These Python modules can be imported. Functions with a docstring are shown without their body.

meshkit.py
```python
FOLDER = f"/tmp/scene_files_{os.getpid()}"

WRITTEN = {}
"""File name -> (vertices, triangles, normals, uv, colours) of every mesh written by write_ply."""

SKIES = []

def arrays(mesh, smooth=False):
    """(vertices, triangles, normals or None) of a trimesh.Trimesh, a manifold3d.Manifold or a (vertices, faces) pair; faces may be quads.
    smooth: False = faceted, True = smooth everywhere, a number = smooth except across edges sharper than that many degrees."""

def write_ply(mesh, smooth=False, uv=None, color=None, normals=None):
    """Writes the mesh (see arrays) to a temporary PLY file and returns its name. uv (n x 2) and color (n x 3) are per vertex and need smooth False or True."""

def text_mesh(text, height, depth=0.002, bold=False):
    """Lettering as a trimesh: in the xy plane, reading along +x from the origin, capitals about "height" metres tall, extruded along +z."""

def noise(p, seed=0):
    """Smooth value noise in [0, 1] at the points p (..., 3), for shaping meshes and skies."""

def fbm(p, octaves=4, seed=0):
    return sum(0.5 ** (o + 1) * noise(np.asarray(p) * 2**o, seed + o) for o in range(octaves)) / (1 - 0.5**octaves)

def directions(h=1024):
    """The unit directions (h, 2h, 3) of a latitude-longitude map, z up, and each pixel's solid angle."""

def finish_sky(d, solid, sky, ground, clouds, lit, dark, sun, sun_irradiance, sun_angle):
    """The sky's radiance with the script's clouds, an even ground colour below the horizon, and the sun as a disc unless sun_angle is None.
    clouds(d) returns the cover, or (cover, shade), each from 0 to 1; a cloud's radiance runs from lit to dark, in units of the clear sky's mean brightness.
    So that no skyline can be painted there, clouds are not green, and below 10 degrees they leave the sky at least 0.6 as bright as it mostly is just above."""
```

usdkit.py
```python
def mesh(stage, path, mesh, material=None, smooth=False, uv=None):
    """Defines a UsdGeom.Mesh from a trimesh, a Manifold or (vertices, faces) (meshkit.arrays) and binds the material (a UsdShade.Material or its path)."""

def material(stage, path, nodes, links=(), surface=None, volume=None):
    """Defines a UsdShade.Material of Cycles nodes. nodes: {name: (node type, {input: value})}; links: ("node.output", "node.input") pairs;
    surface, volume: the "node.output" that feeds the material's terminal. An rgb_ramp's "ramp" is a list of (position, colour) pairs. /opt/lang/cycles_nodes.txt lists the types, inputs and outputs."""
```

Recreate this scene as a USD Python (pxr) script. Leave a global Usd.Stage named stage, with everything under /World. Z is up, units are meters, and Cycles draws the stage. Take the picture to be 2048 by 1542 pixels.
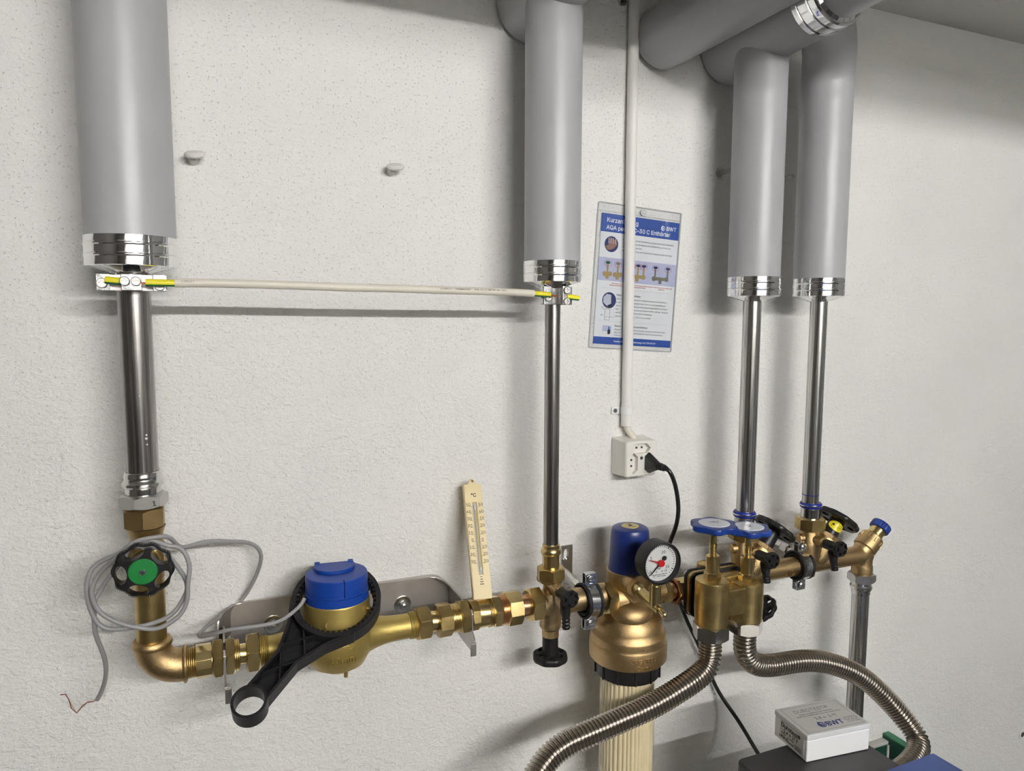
import math, random
import numpy as np, trimesh, manifold3d as m3
from shapely.geometry import Polygon, Point, box as sbox
from shapely import affinity
from pxr import Usd, UsdGeom, UsdLux, UsdShade, Gf, Sdf, Vt
import usdkit, meshkit

random.seed(7); rng = np.random.default_rng(7)
stage = Usd.Stage.CreateInMemory()
UsdGeom.SetStageUpAxis(stage, UsdGeom.Tokens.z)
UsdGeom.SetStageMetersPerUnit(stage, 1.0)
UsdGeom.Xform.Define(stage, '/World'); UsdGeom.Scope.Define(stage, '/World/Looks')

# ---------------------------------------------------------------- camera, light, exposure
# x runs along the pipe wall to the right, y into the wall (wall face at y = 0), z up; origin at eye level
YAW, PITCH, ROLL, FPX, EXPOSURE = 22.94, -5.55, 0.166, 1420.0, 1.12
LAMP_Y, LAMP_Z, LAMP_X0, LAMP_X1, LAMP_POWER = -2.58, 0.635, -0.15, 1.35, 165.0
cam = UsdGeom.Camera.Define(stage, '/World/camera')
_y, _p, _r = map(math.radians, (YAW, PITCH, ROLL))
fwd = np.array([math.sin(_y)*math.cos(_p), math.cos(_y)*math.cos(_p), math.sin(_p)])
rt = np.array([math.cos(_y), -math.sin(_y), 0.0]); up = np.cross(rt, fwd)
r2 = rt*math.cos(_r)+up*math.sin(_r); u2 = -rt*math.sin(_r)+up*math.cos(_r)
cm = np.eye(4); cm[0, :3], cm[1, :3], cm[2, :3], cm[3, :3] = r2, u2, -fwd, (0, -1.0, 0)
cam.AddTransformOp().Set(Gf.Matrix4d(*cm.ravel().tolist()))
cam.CreateHorizontalApertureAttr(36.0); cam.CreateVerticalApertureAttr(36.0*1542/2048)
cam.CreateFocalLengthAttr(FPX/2048*36.0); cam.CreateFStopAttr(0.0)
cam.CreateClippingRangeAttr(Gf.Vec2f(0.05, 50)); cam.CreateExposureAttr(EXPOSURE)

# ---------------------------------------------------------------- prim helpers
_used = {}
_mats = {}
def numbered(parent, name):
    k = (parent, name); n = _used.get(k, -1)+1; _used[k] = n
    return f'{parent}/{name}' if n == 0 else f'{parent}/{name}_{n:03d}'
def key(prim, **kw):
    for k, v in kw.items():
        if v: prim.SetCustomDataByKey(k, v)
_loc = {}
def thing(name, label, cat, loc=(0, 0, 0), group=None, kind=None):
    p = numbered('/World', name); x = UsdGeom.Xform.Define(stage, p)
    x.AddTranslateOp().Set(Gf.Vec3d(*map(float, loc))); _loc[p] = np.array(loc, float)
    key(x.GetPrim(), label=label, category=cat, group=group, kind=kind)
    return p
def part(parent, name, mesh, mat, smooth=30, label=None, kind=None):
    """A mesh given in world coordinates becomes ONE part of PARENT (a thing or a part)."""
    p = numbered(parent, name); loc = _loc[parent]
    m = tri(mesh); m = trimesh.Trimesh(m.vertices-loc, m.faces, process=False)
    q = usdkit.mesh(stage, p, m, _mats[mat], smooth=smooth); _loc[p] = loc
    key(q.GetPrim(), label=label, kind=kind)
    return p
def struct(name, mesh, mat, label, smooth=False):
    p = '/World/'+name
    q = usdkit.mesh(stage, p, tri(mesh), _mats[mat], smooth=smooth); _loc[p] = np.zeros(3)
    key(q.GetPrim(), label=label, category=name.split('_')[0], kind='structure')
    return p
def single(name, mesh, mat, label, cat, smooth=30, group=None):
    p = numbered('/World', name); m = tri(mesh); _loc[p] = np.zeros(3)
    q = usdkit.mesh(stage, p, m, _mats[mat], smooth=smooth)
    key(q.GetPrim(), label=label, category=cat, group=group)
    return p

# ---------------------------------------------------------------- mesh helpers
def tri(m):
    if isinstance(m, (list, tuple)): return trimesh.util.concatenate([tri(x) for x in m])
    if hasattr(m, 'to_mesh'):
        k = m.to_mesh(); return trimesh.Trimesh(np.array(k.vert_properties[:, :3]), np.array(k.tri_verts), process=False)
    return m
def man(m):
    if hasattr(m, 'to_mesh'): return m
    m = trimesh.Trimesh(m.vertices, m.faces, process=True)
    return m3.Manifold(m3.Mesh(np.asarray(m.vertices, np.float32), np.asarray(m.faces, np.uint32)))
def unit(v): v = np.asarray(v, float); return v/np.linalg.norm(v)
def frame(o, z, x=None):
    z = unit(z)
    if x is None: x = (1, 0, 0) if abs(z[0]) < .9 else (0, 0, 1)
    x = np.asarray(x, float); x = unit(x-z*np.dot(x, z)); y = np.cross(z, x)
    T = np.eye(4); T[:3, 0], T[:3, 1], T[:3, 2], T[:3, 3] = x, y, z, o
    return T
def put(m, o, z=(0, 0, 1), x=None):
    m = tri(m).copy(); m.apply_transform(frame(o, z, x)); return m
def move(m, d): m = tri(m).copy(); m.apply_translation(d); return m
def lathe(prof, n=40, rfun=None):
    """Solid of revolution about z; prof = [(r, z)...]; rfun(theta) scales r."""
    th = np.arange(n)*2*np.pi/n; sc = np.ones(n) if rfun is None else rfun(th)
    v, rings, f = [], [], []
    prof = [(max(r, 0), z) for r, z in prof]
    if prof[0][0] > 1e-9: prof = [(0, prof[0][1])]+prof
    if prof[-1][0] > 1e-9: prof = prof+[(0, prof[-1][1])]
    for r, z in prof:
        if r < 1e-9: rings.append([len(v)]); v.append((0, 0, z))
        else:
            rings.append(list(range(len(v), len(v)+n)))
            v += [(r*s*math.cos(t), r*s*math.sin(t), z) for t, s in zip(th, sc)]
    for a, b in zip(rings[:-1], rings[1:]):
        for i in range(n):
            j = (i+1) % n
            if len(a) == 1 and len(b) == 1: continue
            if len(a) == 1: f.append((a[0], b[j], b[i]))
            elif len(b) == 1: f.append((a[i], a[j], b[0]))
            else: f += [(a[i], a[j], b[j]), (a[i], b[j], b[i])]
    m = trimesh.Trimesh(np.array(v, float), np.array(f), process=False)
    if m.volume < 0: m.invert()
    return m
def rprof(r, z0, z1, c=.0006):
    c = min(c, r*.4, abs(z1-z0)*.4)
    return [(r-c, z0), (r-.3*c, z0+.3*c), (r, z0+c), (r, z1-c), (r-.3*c, z1-.3*c), (r-c, z1)]
def cyl(r, z0, z1, c=.0006, n=40): return lathe(rprof(r, z0, z1, c), n)
def ringpipe(ro, ri, z0, z1, c=.0005, n=48):
    """Tube with rounded rims."""
    pts = [(ri+c, z0), (ro-c, z0), (ro, z0+c), (ro, z1-c), (ro-c, z1), (ri+c, z1), (ri, z1-c), (ri, z0+c)]
    v = np.array([(r*math.cos(t), r*math.sin(t), z) for r, z in pts for t in np.arange(n)*2*np.pi/n]); f = []
    for k in range(len(pts)):
        a, b = k*n, ((k+1) % len(pts))*n
        for i in range(n):
            j = (i+1) % n; f += [(a+i, a+j, b+j), (a+i, b+j, b+i)]
    m = trimesh.Trimesh(v, np.array(f), process=False)
    if m.volume < 0: m.invert()
    return m
def prism(n, af, z0, z1, ch=.12, bore=None, rot=0.0):
    """A regular n-gon nut: flats AF apart, faces chamfered to the circle."""
    R = af/2/math.cos(math.pi/n)
    a = m3.CrossSection([[(R*math.cos(t+rot), R*math.sin(t+rot)) for t in np.arange(n)*2*np.pi/n]]).extrude(z1-z0).translate([0, 0, z0])
    h = z1-z0; k = min((R-af/2)*1.15, h*.3)
    b = man(lathe([(R-k*1.25, z0), (R, z0+k*.75), (R, z1-k*.75), (R-k*1.25, z1)], 48))
    a = a ^ b
    if bore: a = a - man(lathe([(bore, z0-.01), (bore, z1+.01)], 40))
    return tri(a)
def thread(r, z0, z1, pitch=.0021, d=.0011):
    n = max(2, int(round((z1-z0)/pitch))); p = (z1-z0)/n; pr = []
    for k in range(n): pr += [(r-d, z0+k*p), (r, z0+(k+.35)*p), (r, z0+(k+.6)*p)]
    return lathe(pr+[(r-d, z1)], 40)
def spline(pts, step=.004):
    p = np.asarray(pts, float); d = np.r_[0, np.cumsum(np.sqrt(np.linalg.norm(np.diff(p, axis=0), axis=1)))]
    from scipy.interpolate import CubicSpline
    cs = CubicSpline(d, p); t = np.linspace(0, d[-1], 4000); q = cs(t)
    s = np.r_[0, np.cumsum(np.linalg.norm(np.diff(q, axis=0), axis=1))]
    n = max(4, int(s[-1]/step)); u = np.linspace(0, s[-1], n)
    return np.stack([np.interp(u, s, q[:, k]) for k in range(3)], 1)
def sweep(path, r, n=12, caps=True):
    p = np.asarray(path, float); r = np.broadcast_to(np.asarray(r, float), (len(p),))
    t = np.gradient(p, axis=0); t /= np.linalg.norm(t, axis=1, keepdims=True)
    a = np.cross(t[0], (0, 0, 1) if abs(t[0][2]) < .9 else (1, 0, 0)); a = unit(a); A = []
    for k in range(len(p)):
        a = unit(a-t[k]*np.dot(a, t[k])); A.append(a)
    A = np.array(A); B = np.cross(t, A); th = np.arange(n)*2*np.pi/n
    v = (p[:, None]+r[:, None, None]*(np.cos(th)[None, :, None]*A[:, None]+np.sin(th)[None, :, None]*B[:, None])).reshape(-1, 3)
    i, j = np.meshgrid(np.arange(len(p)-1), np.arange(n), indexing='ij')
    a0, a1, b1, b0 = i*n+j, i*n+(j+1) % n, (i+1)*n+(j+1) % n, (i+1)*n+j
    f = np.vstack([np.stack([a0, a1, b1], -1).reshape(-1, 3), np.stack([a0, b1, b0], -1).reshape(-1, 3)])
    if caps:
        e = len(v); v = np.vstack([v, p[0], p[-1]]); L = (len(p)-1)*n; k = np.arange(n); k2 = (k+1) % n
        f = np.vstack([f, np.stack([np.full(n, e), k2, k], 1), np.stack([np.full(n, e+1), L+k, L+k2], 1)])
    m = trimesh.Trimesh(v, f, process=False)
    if m.volume < 0: m.invert()
    return m
def bx(x0, x1, y0, y1, z0, z1):
    m = trimesh.creation.box((abs(x1-x0), abs(y1-y0), abs(z1-z0))); m.apply_translation(((x0+x1)/2, (y0+y1)/2, (z0+z1)/2)); return m
def rbox(x0, x1, y0, y1, z0, z1, r=.001, seg=12):
    s = m3.Manifold.sphere(r, seg); pts = [s.translate([x, y, z]) for x in (x0+r, x1-r) for y in (y0+r, y1-r) for z in (z0+r, z1-r)]
    return tri(m3.Manifold.batch_hull(pts))
def extr(poly, h, z0=0.0):
    g = [poly] if poly.geom_type == 'Polygon' else list(poly.geoms)
    return trimesh.util.concatenate([move(trimesh.creation.extrude_polygon(x, h, engine='earcut'), (0, 0, z0)) for x in g])
def plate(poly, h, b=.0006, z0=0.0):
    """Extruded outline with a stepped, softened rim."""
    lo = poly.buffer(-b); A = man(extr(poly, h-2*b, z0+b)); B = man(extr(lo, h, z0)); C = man(extr(poly.buffer(-b*.35), h-b*.7, z0+b*.35))
    return tri(A+B+C)
def polar(rf, n=120): return Polygon([(rf(t)*math.cos(t), rf(t)*math.sin(t)) for t in np.arange(n)*2*np.pi/n])
def text(s, h, o, ux, uy, depth=.0003, bold=False, center=True):
    m = meshkit.text_mesh(s, h, depth, bold); 
    if center: m.apply_translation((-(m.bounds[0][0]+m.bounds[1][0])/2, -h/2, 0))
    T = np.eye(4); ux, uy = unit(ux), unit(uy); T[:3, 0], T[:3, 1], T[:3, 2], T[:3, 3] = ux, uy, np.cross(ux, uy), o
    m.apply_transform(T); return m
def wrap(m, cx, cy, ang, z, rf, lift=0.0):
    """Flat lettering (x, y, thickness) laid round a vertical body of radius rf(z); ANG from -y, positive to +x."""
    v = np.array(m.vertices); zz = z+v[:, 1]; R = np.array([rf(q) for q in zz]); a = ang+v[:, 0]/R
    rr = R+lift+v[:, 2]
    return trimesh.Trimesh(np.stack([cx+rr*np.sin(a), cy-rr*np.cos(a), zz], 1), m.faces, process=False)
X, Y_, Z = (1, 0, 0), (0, 1, 0), (0, 0, 1); NY = (0, -1, 0)

# ---------------------------------------------------------------- materials
def mat(name, base, rough=.5, metal=0.0, bump=None, vary=None, streak=None, spec=None, coat=None, extra=None):
    n = {'g': ('geometry', {}), 'p': ('principled_bsdf', {'base_color': base, 'roughness': rough, 'metallic': metal, **({'specular_ior_level': spec} if spec is not None else {}), **({'coat_weight': coat, 'coat_roughness': .15} if coat else {}), **(extra or {})})}; l = []
    if vary:
        sc, amt, det = vary; b = np.array(base)
        n['vn'] = ('noise_texture', {'scale': sc, 'detail': det, 'roughness': .6}); l.append(('g.position', 'vn.vector'))
        n['vr'] = ('rgb_ramp', {'ramp': [(.3, tuple(b*(1-amt))), (.7, tuple(np.minimum(b*(1+amt), 1)))]}); l += [('vn.fac', 'vr.fac'), ('vr.color', 'p.base_color')]
    if streak:
        sx, sz, c2, r2_ = streak
        n['sm'] = ('mapping', {'scale': (sx, sx, sz)}); n['sn'] = ('noise_texture', {'scale': 1.0, 'detail': 4, 'roughness': .6})
        n['sr'] = ('rgb_ramp', {'ramp': [(.3, base), (.68, c2)]}); n['sq'] = ('map_range', {'from_min': .3, 'from_max': .7, 'to_min': rough, 'to_max': r2_})
        l += [('g.position', 'sm.vector'), ('sm.vector', 'sn.vector'), ('sn.fac', 'sr.fac'), ('sr.color', 'p.base_color'), ('sn.fac', 'sq.value'), ('sq.result', 'p.roughness')]
    if bump:
        sc, dist, det = bump
        n['bn'] = ('noise_texture', {'scale': sc, 'detail': det, 'roughness': .6}); n['bb'] = ('bump', {'strength': 1.0, 'distance': dist})
        l += [('g.position', 'bn.vector'), ('bn.fac', 'bb.height'), ('bb.normal', 'p.normal')]
    _mats[name] = usdkit.material(stage, '/World/Looks/'+name, n, l, surface='p.BSDF')
# plaster wall: uneven roller-painted render, coarser low down, with small pits
_mats['plaster'] = usdkit.material(stage, '/World/Looks/plaster', {
    'g': ('geometry', {}), 'p': ('principled_bsdf', {'base_color': (.80, .79, .77), 'roughness': .75, 'specular_ior_level': .25}),
    'm': ('mapping', {'scale': (1.0, 1.0, 1.35), 'rotation': (0, .5, 0)}),
    'a': ('noise_texture', {'scale': 70.0, 'detail': 5, 'roughness': .55, 'distortion': .8}), 'b': ('noise_texture', {'scale': 210.0, 'detail': 4, 'roughness': .6, 'distortion': .3}),
    'c': ('noise_texture', {'scale': 300.0, 'detail': 1, 'roughness': .4}), 'cr': ('rgb_ramp', {'ramp': [(.0, (0, 0, 0)), (.27, (0, 0, 0)), (.34, (1, 1, 1)), (1, (1, 1, 1))]}),
    's': ('separate_xyz', {}), 'mr': ('map_range', {'from_min': -.35, 'from_max': .15, 'to_min': 1.0, 'to_max': .5, 'clamp': True}),
    'd': ('noise_texture', {'scale': 5.0, 'detail': 3}), 'dr': ('map_range', {'from_min': .3, 'from_max': .7, 'to_min': .6, 'to_max': 1.15}),
    'm1': ('math', {'math_type': 'multiply'}), 'ad': ('math', {'math_type': 'multiply_add', 'value2': .5}), 'm2': ('math', {'math_type': 'multiply'}), 'm3': ('math', {'math_type': 'multiply_add', 'value2': .20}),
    'bp': ('bump', {'strength': 1.0, 'distance': .0036}),
    'vn': ('noise_texture', {'scale': 3.0, 'detail': 4}), 'vr': ('rgb_ramp', {'ramp': [(.3, (.775, .766, .748)), (.7, (.825, .815, .795))]})},
    [('g.position', 'm.vector'), ('m.vector', 'a.vector'), ('m.vector', 'b.vector'), ('g.position', 'c.vector'), ('g.position', 'd.vector'), ('g.position', 's.vector'), ('s.z', 'mr.value'),
     ('d.fac', 'dr.value'), ('mr.result', 'm1.value1'), ('dr.result', 'm1.value2'), ('b.fac', 'ad.value1'), ('a.fac', 'ad.value3'), ('ad.value', 'm2.value1'), ('m1.value', 'm2.value2'),
     ('c.fac', 'cr.fac'), ('cr.color', 'm3.value1'), ('m2.value', 'm3.value3'), ('m3.value', 'bp.height'), ('bp.normal', 'p.normal'), ('g.position', 'vn.vector'), ('vn.fac', 'vr.fac'), ('vr.color', 'p.base_color')], surface='p.BSDF')
mat('ceiling_paint', (.66, .65, .62), .85, bump=(120, .001, 4))
mat('room_paint', (.78, .77, .74), .8)
mat('concrete_floor', (.075, .072, .068), .6, vary=(3, .15, 5))
mat('dado_paint', (.07, .068, .065), .5)
mat('door_paint', (.10, .092, .086), .45)
mat('side_paint', (.13, .12, .11), .7)
mat('side_paint_grey', (.34, .34, .335), .7)
mat('locker_paint', (.20, .21, .22), .4)
mat('grey_pvc', (.40, .40, .41), .36, spec=.45, vary=(9, .03, 2))
mat('aluminium', (.90, .90, .90), .085, 1.0, bump=(60, .0002, 2))
mat('steel_dark', (.19, .178, .172), .22, 1.0, streak=(260, 2.0, (.46, .44, .43), .34))
mat('steel_pipe', (.38, .37, .36), .19, 1.0, streak=(300, 2.5, (.68, .67, .65), .30))
mat('steel_fitting', (.66, .65, .63), .17, 1.0, bump=(120, .0002, 3))
mat('steel_dull', (.50, .49, .47), .34, 1.0, bump=(400, .0002, 3))
mat('bracket_steel', (.54, .51, .49), .42, 1.0, vary=(14, .16, 4), bump=(500, .0001, 2))
mat('zinc', (.73, .745, .76), .2, 1.0, bump=(160, .0003, 3))
mat('nickel', (.72, .68, .62), .12, 1.0, bump=(90, .0001, 2))
mat('hose_steel', (.50, .46, .41), .20, 1.0)
mat('brass', (.66, .51, .235), .25, 1.0, vary=(60, .10, 4), bump=(500, .00012, 3))
mat('brass_old', (.47, .35, .145), .36, 1.0, vary=(40, .25, 5), bump=(300, .0002, 3))
mat('bronze', (.50, .355, .175), .38, 1.0, vary=(45, .10, 4), bump=(900, .00035, 3))
mat('bronze_dark', (.40, .28, .125), .42, 1.0, vary=(45, .12, 4), bump=(900, .00035, 3))
mat('bronze_stained', (.46, .34, .19), .42, 1.0, vary=(55, .30, 5), bump=(700, .0003, 3))
mat('copper_thread', (.66, .40, .22), .25, 1.0)
mat('gold_paint', (.42, .315, .095), .40, .70, bump=(1100, .00025, 2), vary=(30, .06, 3))
mat('black_plastic', (.012, .0115, .012), .38, spec=.3, bump=(700, .0001, 2))
mat('black_key_plastic', (.011, .0105, .012), .46, spec=.3, bump=(500, .0002, 3), vary=(25, .3, 4))
mat('black_rubber', (.014, .014, .015), .6, spec=.3)
mat('black_cable', (.012, .012, .012), .3)
mat('blue_lid', (.005, .038, .25), .40, spec=.35, bump=(900, .00008, 2))
mat('blue_cap', (.006, .020, .135), .34, vary=(12, .12, 3))
mat('blue_wheel', (.008, .034, .20), .36, spec=.35)
mat('blue_band', (.008, .02, .22), .3)
mat('blue_cover', (.030, .070, .25), .38, bump=(600, .0001, 2))
mat('blue_edge', (.13, .16, .25), .45)
mat('blue_jacket', (.015, .03, .15), .7)
mat('charcoal_lid', (.028, .026, .028), .42, bump=(900, .0002, 2), vary=(20, .15, 3))
mat('white_plastic', (.80, .79, .76), .32)
mat('white_box', (.80, .80, .80), .35)
mat('label_silver', (.52, .515, .505), .35)
mat('clear_box', (.62, .63, .64), .15)
mat('socket_plastic', (.78, .755, .70), .30)
mat('socket_dark', (.05, .045, .04), .5)
mat('conduit_paint', (.79, .775, .745), .5, vary=(14, .03, 3))
mat('hook_paint', (.74, .725, .69), .55, bump=(350, .0006, 3))
mat('white_cable', (.70, .655, .565), .42)
mat('conductor_yellow', (.82, .72, .03), .4)
mat('conductor_green', (.01, .16, .05), .4)
mat('copper', (.75, .32, .18), .35, 1.0)
mat('copper_brown', (.20, .075, .05), .5)
mat('copper_tan', (.45, .33, .22), .5)
mat('grey_cable', (.27, .265, .27), .45)
mat('cream_plastic', (.76, .63, .36), .40)
mat('slot_shade', (.42, .385, .29), .5)
mat('thermo_fluid', (.55, .42, .10), .2)
mat('ink', (.015, .015, .017), .6)
mat('ink_grey', (.22, .22, .23), .6)
mat('ink_red', (.55, .05, .04), .6)
mat('ink_white', (.85, .85, .85), .5)
mat('paper', (.82, .83, .85), .55)
mat('paper_blue', (.015, .075, .37), .45)
mat('paper_lavender', (.50, .53, .72), .5)
mat('print_brown', (.33, .17, .12), .5)
mat('print_dark_blue', (.02, .035, .16), .5)
mat('print_brass', (.42, .31, .12), .5)
mat('print_green', (.02, .12, .05), .5)
mat('print_olive', (.20, .20, .15), .5)
mat('print_sky', (.12, .28, .55), .5)
mat('print_pale', (.55, .58, .66), .5)
mat('sticker_yellow', (.85, .72, .01), .35)
mat('gauge_dial', (.80, .79, .76), .4)
mat('needle_red', (.62, .02, .02), .3)
mat('green_cap', (.010, .17, .035), .38)
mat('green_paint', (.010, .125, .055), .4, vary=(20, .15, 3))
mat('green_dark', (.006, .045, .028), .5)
mat('filter_pleats', (.78, .70, .50), .6, vary=(35, .05, 3))
mat('ledge_grey', (.42, .41, .39), .8)
mat('lamp_housing', (.78, .78, .77), .4)
mat('wheel_badge', (.60, .62, .68), .25)
mat('gold_badge', (.62, .50, .20), .4, .5)
_mats['lamp_glow'] = usdkit.material(stage, '/World/Looks/lamp_glow', {'e': ('emission', {'color': (1.0, .985, .962), 'strength': LAMP_POWER})}, surface='e.emission')
_mats['clear_film'] = usdkit.material(stage, '/World/Looks/clear_film', {'t': ('transparent_bsdf', {'color': (.96, .965, .97)}), 'g': ('glossy_bsdf', {'color': (1, 1, 1), 'roughness': .06}), 'f': ('layer_weight', {'blend': .5}), 'q': ('math', {'math_type': 'power', 'value2': 4.0}), 'k': ('math', {'math_type': 'multiply_add', 'value2': .55, 'value3': .035}), 'm': ('mix_closure', {})}, [('f.facing', 'q.value1'), ('q.value', 'k.value1'), ('k.value', 'm.fac'), ('t.BSDF', 'm.closure1'), ('g.BSDF', 'm.closure2')], surface='m.closure')
_mats['film_rim'] = usdkit.material(stage, '/World/Looks/film_rim', {'t': ('transparent_bsdf', {'color': (.90, .905, .91)}), 'g': ('principled_bsdf', {'base_color': (.72, .72, .72), 'roughness': .12}), 'm': ('mix_closure', {'fac': .35})}, [('t.BSDF', 'm.closure1'), ('g.BSDF', 'm.closure2')], surface='m.closure')
_mats['cup_plastic'] = usdkit.material(stage, '/World/Looks/cup_plastic', {'t': ('transparent_bsdf', {'color': (.975, .96, .915)}), 'g': ('glossy_bsdf', {'color': (1, 1, 1), 'roughness': .05}), 'f': ('layer_weight', {'blend': .5}), 'q': ('math', {'math_type': 'power', 'value2': 4.0}), 'k': ('math', {'math_type': 'multiply_add', 'value2': .55, 'value3': .035}), 'm': ('mix_closure', {})}, [('f.facing', 'q.value1'), ('q.value', 'k.value1'), ('k.value', 'm.fac'), ('t.BSDF', 'm.closure1'), ('g.BSDF', 'm.closure2')], surface='m.closure')

# ---------------------------------------------------------------- the room
struct('wall_back', bx(-1.7, 2.9, 0, .12, -1.5, .565), 'plaster', 'white rough-plastered wall behind all the pipework')
struct('wall_left', bx(-1.82, -1.7, -2.75, .12, -1.5, .87), 'side_paint', 'dark brown painted side wall on the left, outside the picture')
struct('wall_right', bx(2.9, 3.02, -2.75, .12, -1.5, .87), 'side_paint_grey', 'grey painted side wall on the right, outside the picture')
struct('wall_front', bx(-1.82, 3.02, -2.87, -2.75, -1.5, .87), 'room_paint', 'white painted wall opposite the pipes, seen only in the bright metal')
struct('floor', bx(-1.82, 3.02, -2.87, .12, -1.6, -1.5), 'concrete_floor', 'grey concrete floor below the picture')
struct('ceiling', man(bx(-1.82, .61, -1.55, .12, .565, .95))+man(bx(.6, 3.02, -1.86, .12, .565, .95))+man(bx(-1.82, 3.02, -2.87, -1.46, .87, .95)), 'ceiling_paint', 'white painted ceiling, lower over the pipes than over the rest of the room')
struct('door_1', rbox(-1.62, -.56, -2.75, -2.70, -1.5, .50, .004), 'door_paint', 'dark door in the opposite wall, seen only as a reflection')
struct('door_2', rbox(1.47, 2.45, -2.75, -2.70, -1.5, .50, .004), 'locker_paint', 'grey door in the opposite wall, seen only as a reflection')
struct('trim_1', bx(-1.7, 2.9, -2.75, -2.744, -1.5, -.18), 'dado_paint', 'dark grey painted lower part of the opposite wall, seen only as a reflection')

# ---------------------------------------------------------------- the ceiling lamp (above and behind the camera)
lm = thing('batten_lamp', 'long fluorescent batten lamp under the ceiling, above the picture', 'lamp', ((LAMP_X0+LAMP_X1)/2, LAMP_Y, LAMP_Z+.02))
part(lm, 'housing', rbox(LAMP_X0-.06, LAMP_X1+.06, LAMP_Y-.04, LAMP_Y+.04, LAMP_Z+.022, LAMP_Z+.085, .004), 'lamp_housing')
part(lm, 'tube', put(cyl(.013, 0, LAMP_X1-LAMP_X0, .002, 24), (LAMP_X0, LAMP_Y, LAMP_Z), X), 'lamp_glow')
for xx in (LAMP_X0-.012, LAMP_X1+.012):
    part(lm, 'suspension_rod', move(cyl(.004, LAMP_Z+.08, .872), (xx*.8+.1, LAMP_Y, 0)), 'lamp_housing')
    part(lm, 'lamp_holder', rbox(xx-.012, xx+.012, LAMP_Y-.018, LAMP_Y+.018, LAMP_Z-.018, LAMP_Z+.024, .003), 'lamp_housing')

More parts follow.
